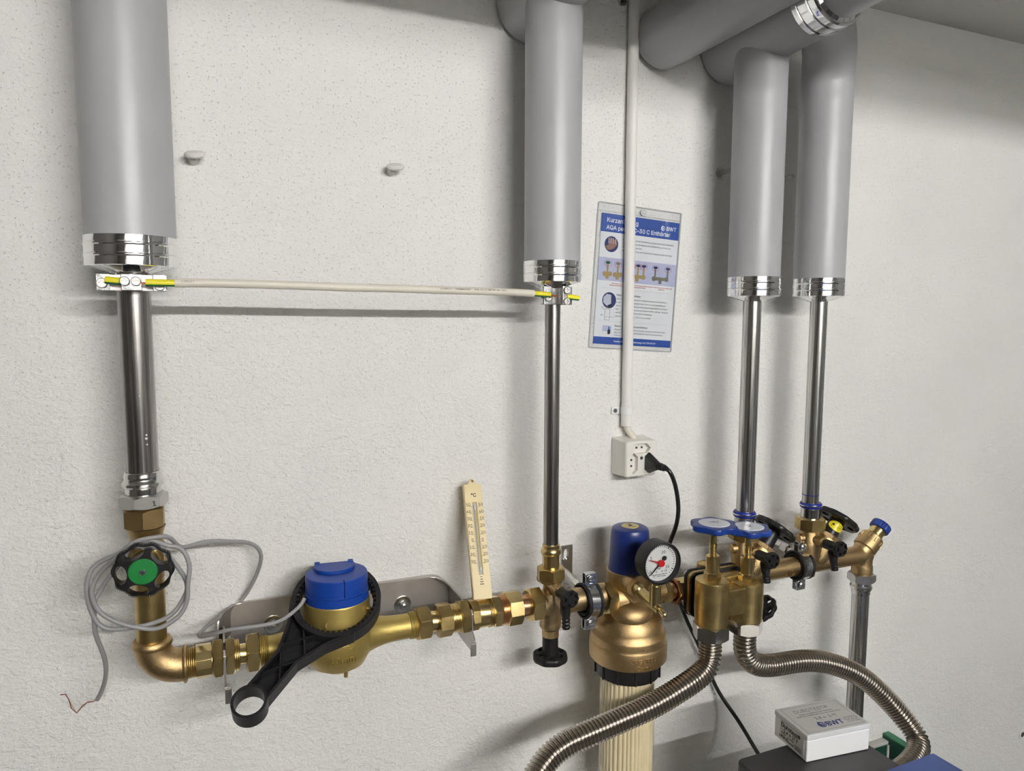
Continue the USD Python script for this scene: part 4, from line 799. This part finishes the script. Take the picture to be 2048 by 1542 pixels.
# ---------------------------------------------------------------- conduit, socket, plug and lead
t = thing('cable_conduit', 'white painted cable conduit running straight down the wall to the socket', 'conduit', (.6225, -.0095, -.177))
XC = .6232
part(t, 'tube', move(tri([cyl(.0085, -.1600, .5640, .0006, 36)]), (XC, -.0100, 0)), 'conduit_paint')
part(t, 'end_sleeve', move(ringpipe(.0090, .0068, -.1785, -.1440, .0005, 36), (XC, -.0100, 0)), 'conduit_paint')
cl = part(t, 'saddle_clip', move(ringpipe(.0102, .0088, -.1590, -.1470, .0004, 36), (XC, -.0100, 0)), 'white_box')
part(cl, 'clip_foot', rbox(XC-.0240, XC-.0080, -.0028, -.0008, -.1590, -.1465, .0006, 8), 'white_box')
part(cl, 'clip_screw', put(screw(.0036, .0022), (XC-.0175, -.0028, -.1530), NY), 'zinc')
cl = part(t, 'saddle_clip', [rbox(XC-.0240, XC-.0095, -.0110, -.0008, .4880, .5040, .0008, 8), move(ringpipe(.0100, .0086, .4880, .5040, .0004, 36), (XC, -.0100, 0))], 'conduit_paint')
part(cl, 'clip_screw', move(cyl(.0042, .4820, .4885), (XC-.0175, -.0075, 0)), 'socket_dark')
part(t, 'inner_cable', sweep(spline([(XC, -.0100, -.1700), (XC+.0005, -.0105, -.1800), (XC+.004, -.0125, -.1880), (XC+.0085, -.015, -.1945), (XC+.0105, -.0165, -.2010)], .002), .0055, 20), 'white_cable')
SX0, SX1, SZ0, SZ1, SY = .6045, .6625, -.2575, -.1990, -.0405
t = thing('wall_socket', 'white surface mounted triple wall socket below the conduit', 'wall socket', ((SX0+SX1)/2, 0, (SZ0+SZ1)/2))
_s = m3.Manifold.sphere(.0035, 16)
part(t, 'back_box', tri(m3.Manifold.batch_hull([_s.translate([x, y, z]) for x0, x1, z0, z1, y in ((SX0-.003, SX1+.0012, SZ0-.0010, SZ1+.0025, -.002), (SX0, SX1, SZ0, SZ1, -.0275)) for x in (x0+.0035, x1-.0035) for z in (z0+.0035, z1-.0035)])), 'socket_plastic')
def hexo(cx, cz, ln, wd, vert, tipcut=.62):
    p = Polygon([(-ln/2, 0), (-ln/2*tipcut, wd/2), (ln/2*tipcut, wd/2), (ln/2, 0), (ln/2*tipcut, -wd/2), (-ln/2*tipcut, -wd/2)]).buffer(-.001).buffer(.001)
    if vert: p = affinity.rotate(p, 90, origin=(0, 0))
    return affinity.translate(p, cx, cz)
outlets = [((.6335, -.2115), 0), ((.6193, -.2355), 1), ((.6476, -.2355), 1)]
cov = man(rbox(SX0, SX1, SY, -.0245, SZ0, SZ1, .0035, 16))
for (cx, cz), vt in outlets: cov = cov-man(put(extr(hexo(cx, cz, .0350, .0155, vt), .02), (0, SY+.0075, 0), NY, X))
cv = part(t, 'cover', tri(cov), 'socket_plastic', smooth=30)
for (cx, cz), vt in outlets[:2]:
    for s in (-1, 1):
        px_, pz_ = (cx+s*.0050, cz+.0006) if not vt else (cx, cz+s*.0050)
        part(cv, 'pin_hole', put(cyl(.0019, 0, .0005, .0001, 20), (px_, SY+.0077, pz_), NY), 'socket_dark')
part(cv, 'cover_screw', put(screw(.0028, .0008), (.6338, SY+.0004, -.2270), NY), 'socket_dark')
t = thing('power_plug', 'black plug and lead running from the wall socket down behind the brass fittings', 'power lead', (.6476, SY, -.2355))
hx = np.array(hexo(0, 0, .0345, .0150, 1).exterior.coords)[:-1]
pts = [(.6476+a, SY+.0055, -.2355+b) for a, b in hx]+[(.6476+a*.98, SY-.004, -.2355+b*.98) for a, b in hx]+[(.6478+.0062*math.cos(q), -.0640, -.2360+.0075*math.sin(q)) for q in np.arange(16)*math.pi/8]
part(t, 'plug_body', tri(m3.Manifold.hull_points(np.array(pts))), 'black_plastic', smooth=40)
sr = [(.0064, 0)]
for k in range(4): sr += [(.0064-.0003*k, .002+.0042*k), (.0064-.0003*k, .0044+.0042*k), (.0052-.0002*k, .0046+.0042*k), (.0052-.0002*k, .0060+.0042*k)]
part(t, 'strain_relief', put(lathe(sr+[(.0044, .0205), (.0036, .0225)], 28), (.6478, -.0630, -.2360), unit((.16, -1, -.05))), 'black_plastic')
CORD = [(.6505, -.0800, -.2370), (.6535, -.0870, -.2395), (.6605, -.0890, -.2520), (.6708, -.0860, -.2772), (.6790, -.0800, -.3110), (.6790, -.0720, -.3420), (.6770, -.060, -.3737), (.6900, -.045, -.4121), (.7090, -.035, -.4525), (.727, -.028, -.4902), (.7522, -.02, -.5362), (.7814, -.015, -.5867), (.8250, -.0150, -.6750), (.8430, -.045, -.7150), (.8389, -.1, -.7414), (.8200, -.17, -.7450), (.80, -.262, -.72)]
part(t, 'lead', sweep(spline(CORD, .005), .0034, 16), 'black_cable')

# ---------------------------------------------------------------- instruction sheet in its clear pouch
th = math.radians(-3.6); su, sv = np.array((math.cos(th), 0, math.sin(th))), np.array((-math.sin(th), 0, math.cos(th))); SC = np.array((.6438, -.0012, .0563))
def sp(m, lift=0.0):
    """Flat artwork (u, v, thickness) laid on the sheet."""
    m = tri(m).copy(); T = np.eye(4); T[:3, 0], T[:3, 1], T[:3, 2], T[:3, 3] = su, sv, NY, SC+np.array((0, -lift, 0)); m.apply_transform(T); return m
def art(poly, lift, h=.00012): return sp(extr(poly, h), lift)
t = thing('instruction_sheet', 'printed German instruction sheet in a clear pouch hung behind the white conduit', 'instruction sheet', tuple(SC))
W2, H2 = .0742, .1035
part(t, 'paper', art(sbox(-W2, -H2, W2, H2), 0, .0003), 'paper', smooth=False)
L1, L2 = .00034, .00050
part(t, 'header_band', art(sbox(-W2, .0748, W2, H2), L1), 'paper_blue', smooth=False)
part(t, 'footer_band', art(sbox(-W2, -H2, W2, -H2+.0115), L1), 'paper_blue', smooth=False)
part(t, 'picture_band', art(sbox(-W2, -.0020, W2, .0345), L1), 'paper_lavender', smooth=False)
def st(s, h, u, v, bold=False, lift=L2):
    m = meshkit.text_mesh(s, h, .00012, bold); m.apply_translation((u, v, 0)); return sp(m, lift)
part(t, 'header_title', [st('Kurzanleitung', .0066, -.0645, .0905, True), st('AQA perla XC–30 C Enthärter', .0064, -.0645, .0790, True)], 'ink_white', smooth=False)
lg = Point(.0425, .0915).buffer(.0040, 24).difference(Point(.0430, .0912).buffer(.0030, 24)).union(sbox(.0408, .0885, .0418, .0965)).union(Point(.0430, .0908).buffer(.0018, 16).difference(Point(.0430, .0908).buffer(.0009, 16)))
part(t, 'header_logo', [art(lg, L2), st('BWT', .0062, .0490, .0888, True)], 'ink_white', smooth=False)
part(t, 'footer_text', st('Telefon BWT Kundenbetreuung: 061 755 84 00', .0026, -.0370, -.0995, True), 'ink_white', smooth=False)
small = [(s, .0026, -.0225, v, False) for s, v in (('Falls die Leitung an der Enthärtungsanlage nicht voller betrieben', .0672), ('wird oder tritt Wasser unkontrolliert aus, so kann der', .0615), ('Bypass gestellt werden.', .0560), ('Gehen Sie je nach Modell des Bypassventils wie folgt', .0480))]
small = [('ng an der Enthärtungsanlage nicht voller betrieben', .0024, -.0130, .0645, 0), ('oder tritt Wasser unkontrolliert aus, so kann der', .0024, -.0130, .0587, 0), ('ellt werden', .0024, -.0130, .0530, 0), ('en Sie je nach Modell des Bypassventils wie folgt', .0024, -.0130, .0472, 0),
         ('Bei', .0024, -.0330, .0645, 0), ('Ent', .0024, -.0330, .0587, 0), ('So', .0024, -.0330, .0530, 0), ('Bitt', .0024, -.0330, .0472, 0),
         ('Rege', .0028, -.0370, -.0245, 1), ('nachfüllen:', .0028, -.0110, -.0245, 1), ('Abhän', .0024, -.0370, -.0305, 0), ('serverbrauch. Spätestens wenn der Zwischen-', .0024, -.0110, -.0305, 0), ('boden', .0024, -.0370, -.0360, 0), ('und sichtbar wird, muss Salz nachgefüllt wer-', .0024, -.0110, -.0360, 0), ('den u', .0024, -.0370, -.0415, 0), ('Salzniveau in der Steuerung eingeben: 5 Sekun-', .0024, -.0110, -.0415, 0), ('den ', .0024, -.0370, -.0470, 0), ('drücken, es erscheint GEHÄRT, mit den Tasten &', .0024, -.0110, -.0470, 0), ('und M', .0024, -.0370, -.0525, 0), ('einstellen, mit OK bestätigen', .0024, -.0110, -.0525, 0), ('Kontrol', .0024, -.0370, -.0585, 0), ('ersuch, i.d.R. 1 x pro Monat', .0024, -.0110, -.0585, 0),
         ('Wasse', .0028, -.0370, -.0745, 1), ('urotest kontrollieren:', .0028, -.0110, -.0745, 1), ('Überprü', .0024, -.0370, -.0800, 0), ('ässig Ihre Resthärte, so können Sie sicher sein', .0024, -.0110, -.0800, 0), ('dass Ihr', .0024, -.0370, -.0850, 0), ('wandfrei funktioniert und Sie weiterweiches', .0024, -.0110, -.0850, 0), ('Perlwas', .0024, -.0370, -.0893, 0), ('bienes.', .0024, -.0110, -.0885, 0), ('Max.', .0018, -.0640, -.0455, 0), ('Min.', .0018, -.0640, -.0580, 0)]
part(t, 'body_text', [st(a, h, u, v, bool(b)) for a, h, u, v, b in small], 'ink_grey', smooth=False)
part(t, 'caption_text', [st('Kaltes Wasser zu', .0018, -.0480, -.0065), st('Absperrventil schliessen', .0018, -.0520, -.0095), st('1 und 2 mit Absperrventil schliessen', .0018, -.0110, -.0065), st('+ 3 Bypassventil öffnen', .0018, -.0110, -.0095), st('Zahn 1 und 2 mit Absperrventil', .0018, .0330, -.0065), st('schliessen', .0018, .0420, -.0095)], 'ink_red', smooth=False)
part(t, 'dotted_rule', [art(Point(u, v).buffer(.0003, 4), L2) for v in (-.0140, -.0665) for u in np.arange(-.066, .064, .0020)], 'ink_grey', smooth=False)
# pictures
p = part(t, 'round_photo', art(Point(-.0530, .0560).buffer(.0125, 32), L1), 'print_dark_blue', smooth=False)
part(p, 'photo_shape', [art(Polygon([(-.064, .052), (-.058, .055), (-.057, .065), (-.054, .0665), (-.050, .0640), (-.044, .0630), (-.0425, .0560), (-.0480, .0500), (-.0540, .0470), (-.0600, .0470)]), L2), ], 'print_brown', smooth=False)
part(p, 'photo_shape', [art(sbox(-.0590+.0042*k, .0570, -.0578+.0042*k, .0660), .00064) for k in range(4)], 'print_pale', smooth=False)
p = part(t, 'round_photo', art(Point(-.0500, -.0330).buffer(.0128, 32), L1), 'print_dark_blue', smooth=False)
part(p, 'photo_shape', art(Polygon([(-.0610, -.0290), (-.055, -.0230), (-.0470, -.0240), (-.0460, -.0380), (-.0540, -.0420), (-.0610, -.0370)]), L2), 'print_pale', smooth=False)
part(p, 'photo_shape', art(affinity.scale(Point(-.0480, -.0425).buffer(.0042, 12), 1, .5), .00064), 'ink', smooth=False)
part(t, 'bottle_drawing', [art(b_.difference(b_.buffer(-.0004)), L2) for b_ in (sbox(-.0560, -.0640, -.0480, -.0480).buffer(.0010), sbox(-.0545, -.0475, -.0495, -.0440), sbox(-.053, -.0440, -.051, -.0415))]+[art(sbox(-.0640, -.0475, -.0560, -.0471), L2), art(sbox(-.0560, -.0600, -.0385, -.0596), L2)], 'ink_grey', smooth=False)
p = part(t, 'kit_picture', [art(sbox(-.0590, -.0830, -.0480, -.0735), L1), art(sbox(-.0485, -.0860, -.0425, -.0740), L1)], 'paper_lavender', smooth=False)
part(p, 'kit_bottle', art(sbox(-.0490, -.0870, -.0445, -.0800), .00064), 'ink', smooth=False)
part(p, 'kit_bottle', art(sbox(-.0482, -.0800, -.0452, -.0755), .00064), 'print_sky', smooth=False)
for cx, body, hc, hs in ((-.0570, 'print_brass', 'print_green', (0,)), (-.0380, 'print_brass', 'print_olive', (0,)), (-.0010, 'print_brass', 'print_dark_blue', (-.0100, .0010, .0120)), (.0440, 'print_olive', 'print_dark_blue', (-.0105, .0140))):
    wd = .0060 if len(hs) == 1 else .0155
    bod = sbox(cx-wd*.6, .0060, cx+wd*.6, .0115).union(Point(cx-wd*.8, .0085).buffer(.0040, 10)).union(Point(cx+wd*.8, .0090).buffer(.0040, 10)).union(sbox(cx-.003, .0010, cx+.003, .008))
    for h_ in hs: bod = bod.union(sbox(cx+h_-.0016, .0100, cx+h_+.0016, .0240))
    p = part(t, 'valve_picture', art(bod, L2), body, smooth=False)
    part(p, 'picture_handles', [art(affinity.scale(Point(cx+h_, .0265).buffer(.0042, 14), 1, .55), .00064) for h_ in hs], hc, smooth=False)
    part(p, 'picture_arrows', [art(affinity.scale(Point(cx+h_, .0255).buffer(.0066, 20).difference(Point(cx+h_, .0255).buffer(.0061, 20)), 1, .75), .00064) for h_ in hs], 'ink_red', smooth=False)
pouch = sbox(-.0825, -.1110, .0772, .1205).buffer(-.003).buffer(.003)
part(t, 'pouch_front', art(pouch, .0012, .0002), 'clear_film', smooth=False)
part(t, 'pouch_rim', [art(pouch.difference(pouch.buffer(-.0016)), -.0008, .0020), art(sbox(-.081, .1065, .076, .1072), .0010, .0004)], 'film_rim', smooth=False)
part(t, 'hanging_button', [sp(move(ringpipe(.0056, .0026, .0004, .0028, .0005, 32), (.0020, .1125, 0))), sp(move(lathe([(.0024, .001), (.0022, .0030), (.001, .0034)], 24), (.0020, .1125, 0)))], 'clear_box')

# ---------------------------------------------------------------- thermometer
tu = unit((.0095, .071, .1470)); tr0 = unit((1, .02, 0)); tr = unit(tr0-tu*np.dot(tr0, tu)); tn = np.cross(tr, tu); TO = np.array((.3390, -.0900, -.3985))
if tn[1] > 0: tn = -tn
def tp_(m):
    m = tri(m).copy(); T = np.eye(4); T[:3, 0], T[:3, 1], T[:3, 2], T[:3, 3] = tr, tu, np.cross(tr, tu), TO; m.apply_transform(T); return m
LT = .1640
t = thing('thermometer', 'cream plastic room thermometer leaning on the wall, standing on the brass union', 'thermometer', tuple(TO))
ol = sbox(-.0138, 0, .0138, LT).buffer(-.0012).buffer(.0012).union(Polygon([(-.0080, LT-.001), (-.0035, LT+.0060), (-.0012, LT+.0085), (.0012, LT+.0085), (.0035, LT+.0060), (.0080, LT-.001)])).difference(Point(0, LT+.0048).buffer(.0019, 12))
bk = man(plate(ol, .0090, .0012))-man(bx(-.0035, .0035, .0330, .1375, .0070, .02))
part(t, 'back', tp_(tri(bk)), 'cream_plastic')
part(t, 'scale_slot', tp_(bx(-.0034, .0034, .0332, .1372, .0066, .0071)), 'slot_shade', smooth=False)
part(t, 'glass_tube', tp_(put(cyl(.0014, 0, .096, .0008, 16), (.0004, .0375, .0078), Y_)), 'clear_box')
part(t, 'fluid_column', tp_(put(cyl(.0009, 0, .082, .0003, 12), (.0008, .0435, .0086), Y_)), 'thermo_fluid')
pr_ = []
for k, s in enumerate(('50', '40', '30', '20', '10', '0', '10', '20', '30')):
    v = .1335-.0102*k
    for sg in (-1, 1):
        m = meshkit.text_mesh(s, .0042, .00012); w_ = m.bounds[1][0]-m.bounds[0][0]
        m.apply_translation(((-.0065-w_ if sg < 0 else .0062)-m.bounds[0][0], v-.002, .0091)); pr_.append(tp_(m))
        pr_.append(tp_(bx(sg*.0037, sg*.0092, v-.0027, v-.0023, .0090, .0092)))
        for q in range(1, 5): pr_.append(tp_(bx(sg*.0037, sg*.0053, v-.0025-.00204*q-.0001, v-.0025-.00204*q+.0001, .0090, .0092)))
m = meshkit.text_mesh('°C', .0052, .00012, True); m.apply_translation((-(m.bounds[0][0]+m.bounds[1][0])/2, .1450, .0091)); pr_.append(tp_(m))
pr_ += [tp_(bx(-.0012-.0005*k, .0016+.0005*k, .0300-.0034*k, .0308-.0034*k+.0001*k, .0088, .0092)) for k in range(4)]
part(t, 'scale_print', pr_, 'ink', smooth=False)

# ---------------------------------------------------------------- grey signal lead of the meter
t = thing('signal_lead', 'thin grey signal lead coiled round the green-capped valve and ending in bare wires', 'cable', (-.08, -.12, -.31))
SIG = [(-.1428, -.05, -.464), (-.1367, -.055, -.4514), (-.1297, -.07, -.4284), (-.1268, -.085, -.4052), (-.1279, -.1, -.3805), (-.1307, -.11, -.361), (-.1315, -.114, -.3447), (-.1298, -.114, -.3177), (-.1261, -.114, -.3096), (-.1179, -.114, -.2966), (-.1061, -.114, -.2814), (-.0876, -.118, -.2600), (-.066, -.118, -.2580), (-.0496, -.116, -.2811), (-.0391, -.115, -.301), (-.0359, -.116, -.316), (-.0401, -.117, -.3267), (-.0525, -.118, -.3432), (-.0748, -.119, -.3511), (-.0907, -.12, -.3519), (-.1086, -.12, -.3514), (-.1218, -.119, -.3476), (-.131, -.119, -.3337), (-.1355, -.119, -.3149), (-.1364, -.119, -.3023), (-.1332, -.119, -.2849), (-.1227, -.119, -.2723), (-.1043, -.119, -.2651), (-.089, -.121, -.2550), (-.0709, -.121, -.2530), (-.0539, -.119, -.2618), (-.0423, -.12, -.2656), (-.0343, -.122, -.2779), (-.0324, -.124, -.2922), (-.0347, -.125, -.3089), (-.0355, -.125, -.323), (-.0415, -.125, -.3395), (-.0511, -.126, -.3482), (-.0653, -.126, -.3545), (-.0778, -.126, -.3536), (-.0967, -.126, -.3468), (-.1161, -.125, -.335), (-.1276, -.124, -.3206), (-.1311, -.124, -.3034), (-.1299, -.124, -.2976), (-.1226, -.124, -.2834), (-.1067, -.124, -.2689), (-.0884, -.124, -.2530), (-.0703, -.124, -.2495), (-.0578, -.122, -.2499), (-.0495, -.11, -.2584), (-.0411, -.095, -.2727), (-.0257, -.08, -.2755), (-.0069, -.065, -.2787), (.0153, -.05, -.2863), (.037, -.04, -.2943), (.048, -.035, -.3055), (.0507, -.03, -.3188), (.0464, -.022, -.3393), (.0361, -.014, -.3639), (.0244, -.010, -.3810)]
part(t, 'sheath', sweep(spline(SIG, .003), .00255, 14), 'grey_cable')
SIG2 = [(.0103, -.006, -.3920), (.0045, -.010, -.3950), (-.0015, -.025, -.3935), (-.0080, -.045, -.3896), (-.0173, -.06, -.3886), (-.0255, -.075, -.3899), (-.026, -.085, -.3894), (-.0169, -.1, -.3836), (.0082, -.12, -.3725), (.0395, -.127, -.3703), (.062, -.127, -.3690), (.0760, -.120, -.3660), (.0890, -.112, -.3600), (.0965, -.106, -.3530)]
part(t, 'sheath', sweep(spline(SIG2, .003), .00235, 14), 'grey_cable')
W1 = [(-.1428, -.05, -.464), (-.1474, -.05, -.4652), (-.1533, -.05, -.4653), (-.1594, -.05, -.4704), (-.1643, -.05, -.4763), (-.168, -.05, -.467), (-.1721, -.05, -.4563), (-.1752, -.05, -.45)]
W2 = [(-.1428, -.05, -.464), (-.1480, -.05, -.4648), (-.1521, -.05, -.4641), (-.1581, -.05, -.4678), (-.1645, -.052, -.4745), (-.1694, -.052, -.4671), (-.1715, -.05, -.4578), (-.1746, -.05, -.4498), (-.1807, -.045, -.4516)]
part(t, 'bare_wire', sweep(np.array(W1, float), .00055, 8), 'copper_tan'); part(t, 'bare_wire', sweep(np.array(W2, float), .00060, 8), 'copper_brown')

# ---------------------------------------------------------------- softener, test kit box, pedestal
ZL = -.6185
t = thing('water_softener', 'water softener with dark grey and blue top, bottom right corner', 'water softener', (.80, -.55, ZL))
bl = sbox(.657, -.62, .862, -.255).buffer(-.012).buffer(.012)
part(t, 'salt_lid', plate(bl, .05, .003, ZL-.05), 'charcoal_lid')
part(t, 'tank', rbox(.66, .90, -.66, -.262, -1.49, ZL-.045, .01), 'white_plastic')
c_ = [(x, y, z) for x, y, z in ((.735, -.361, ZL+.004), (.922, -.357, ZL+.004), (.934, -.366, ZL-.006), (.73, -.350, ZL-.012), (.932, -.343, ZL-.012), (.735, -.66, ZL+.004), (.930, -.66, ZL+.004), (.936, -.66, ZL-.006), (.73, -.66, ZL-.012), (.73, -.350, ZL-.12), (.936, -.345, ZL-.12), (.936, -.66, ZL-.12), (.73, -.66, ZL-.12))]
part(t, 'blue_hood', tri(m3.Manifold.hull_points(np.array(c_))), 'blue_cover', smooth=False, label='blue front hood')
BXO = np.array((.7435, -.3000, ZL+.0005)); bu = np.array((.9945, -.105, 0)); bv_ = np.array((.02, 1, 0)); bv_ = unit(bv_-bu*np.dot(bv_, bu)); LB, WB, HB = .1075, .0700, .0395
def kb_(m):
    m = tri(m).copy(); T = np.eye(4); T[:3, 0], T[:3, 1], T[:3, 3] = bu, bv_, BXO; m.apply_transform(T); return m
t = thing('test_kit_box', 'small white plastic water hardness test kit box lying on the dark softener lid', 'box', tuple(BXO))
part(t, 'box', kb_(rbox(0, LB, 0, WB, 0, HB*.80, .0018, 12)), 'white_box')
ld = part(t, 'lid', kb_(rbox(-.0006, LB+.0006, -.0006, WB+.0006, HB*.80, HB, .0016, 12)), 'clear_box', label='clear lid over the printed card')
part(ld, 'printed_card', kb_(bx(.0020, LB-.0020, .0018, WB-.0018, HB, HB+.0002)), 'label_silver', smooth=False)
def bt(s, h, u, v, bold=False, ln=X, up_=Y_, w=HB+.0002): return kb_(text(s, h, (u, v, w), ln, up_, .0002, bold))
fr_ = sbox(.0055, .0045, LB-.0055, WB-.0045); 
part(ld, 'card_print', [kb_(extr(fr_.difference(fr_.buffer(-.0004)), .0002, HB+.0002)), bt('DUROTEST®', .0072, .0500, .0540), bt('Reagenz zur Bestimmung der Gesamthärte', .0021, .0520, .0460), bt('Réactif pour la détermination de la dureté totale de l’eau', .0021, .0540, .0415), bt('1    =  1 °f', .0058, .0580, .0325, True), kb_(extr(Point(.0480, .0315).buffer(.0018, 12).union(Polygon([(.0463, .0322), (.0480, .0362), (.0497, .0322)])), .0002, HB+.0002)), bt('100 Analysen', .0021, .0900, .0230), bt('Best.-Nr. 11 24 38', .0019, .0900, .0195), bt('BWT AQUA AG', .0019, .0900, .0160), bt('CH-4147 Aesch', .0019, .0900, .0125)], 'ink_grey', smooth=False)
lg2 = Point(.0385, .0170).buffer(.0062, 24).difference(Point(.0390, .0168).buffer(.0046, 24)).union(sbox(.0352, .0118, .0370, .0240)).union(Point(.0392, .0160).buffer(.0030, 16).difference(Point(.0392, .0160).buffer(.0014, 16)))
part(ld, 'card_logo', [kb_(extr(lg2, .0002, HB+.0002)), bt('BWT', .0094, .0600, .0165, True)], 'print_dark_blue', smooth=False, label='blue maker logo')
part(t, 'side_label', kb_(bx(-.0007, .0005, .0060, .0560, .0050, HB*.80)), 'label_silver', smooth=False)
def bs(s, h, v, w, bold=False): return kb_(text(s, h, (-.0007, v, w), (0, -1, 0), Z, .0002, bold))
part(t, 'side_print', [bs('Durotest®', .0064, .0335, .0270, True), bs('1    = 1° f', .0050, .0335, .0195, True), kb_(put(extr(Point(0, 0).buffer(.0016, 10), .0002), (-.0007, .0410, .0190), (-1, 0, 0))), bs('Charge:', .0022, .0480, .0150), bs('112438', .0026, .0330, .0140), bs('Haltbar bis:', .0022, .0460, .0105), bs('Best.-Nr. Verbraucher', .0022, .0420, .0080), bs('210507/G', .0022, .0180, .0110), bs('30/2023', .0022, .0170, .0075)], 'ink', smooth=False)

t = thing('green_pedestal', 'green painted steel angle fixed to the wall behind the white test kit box', 'steel angle', (1.272, -.02, -1.1))
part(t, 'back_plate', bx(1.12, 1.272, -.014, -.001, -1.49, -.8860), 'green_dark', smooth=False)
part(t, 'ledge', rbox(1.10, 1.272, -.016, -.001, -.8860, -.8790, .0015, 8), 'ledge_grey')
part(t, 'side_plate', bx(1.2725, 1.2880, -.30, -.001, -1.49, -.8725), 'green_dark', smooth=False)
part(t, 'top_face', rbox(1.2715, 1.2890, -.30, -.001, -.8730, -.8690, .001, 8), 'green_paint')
part(t, 'weld_seam', move(cyl(.0028, -1.49, -.887), (1.2705, -.016, 0)), 'ledge_grey')

t = thing('wall_plug', 'small dark plug in the wall at the right edge of the picture', 'wall plug', (1.742, 0, -.985))
part(t, 'rim', put(ringpipe(.011, .006, -.001, .002), (1.742, 0, -.985), NY), 'hook_paint')
part(t, 'plug_core', put(cyl(.0072, -.002, .0014), (1.742, 0, -.985), NY), 'socket_dark')
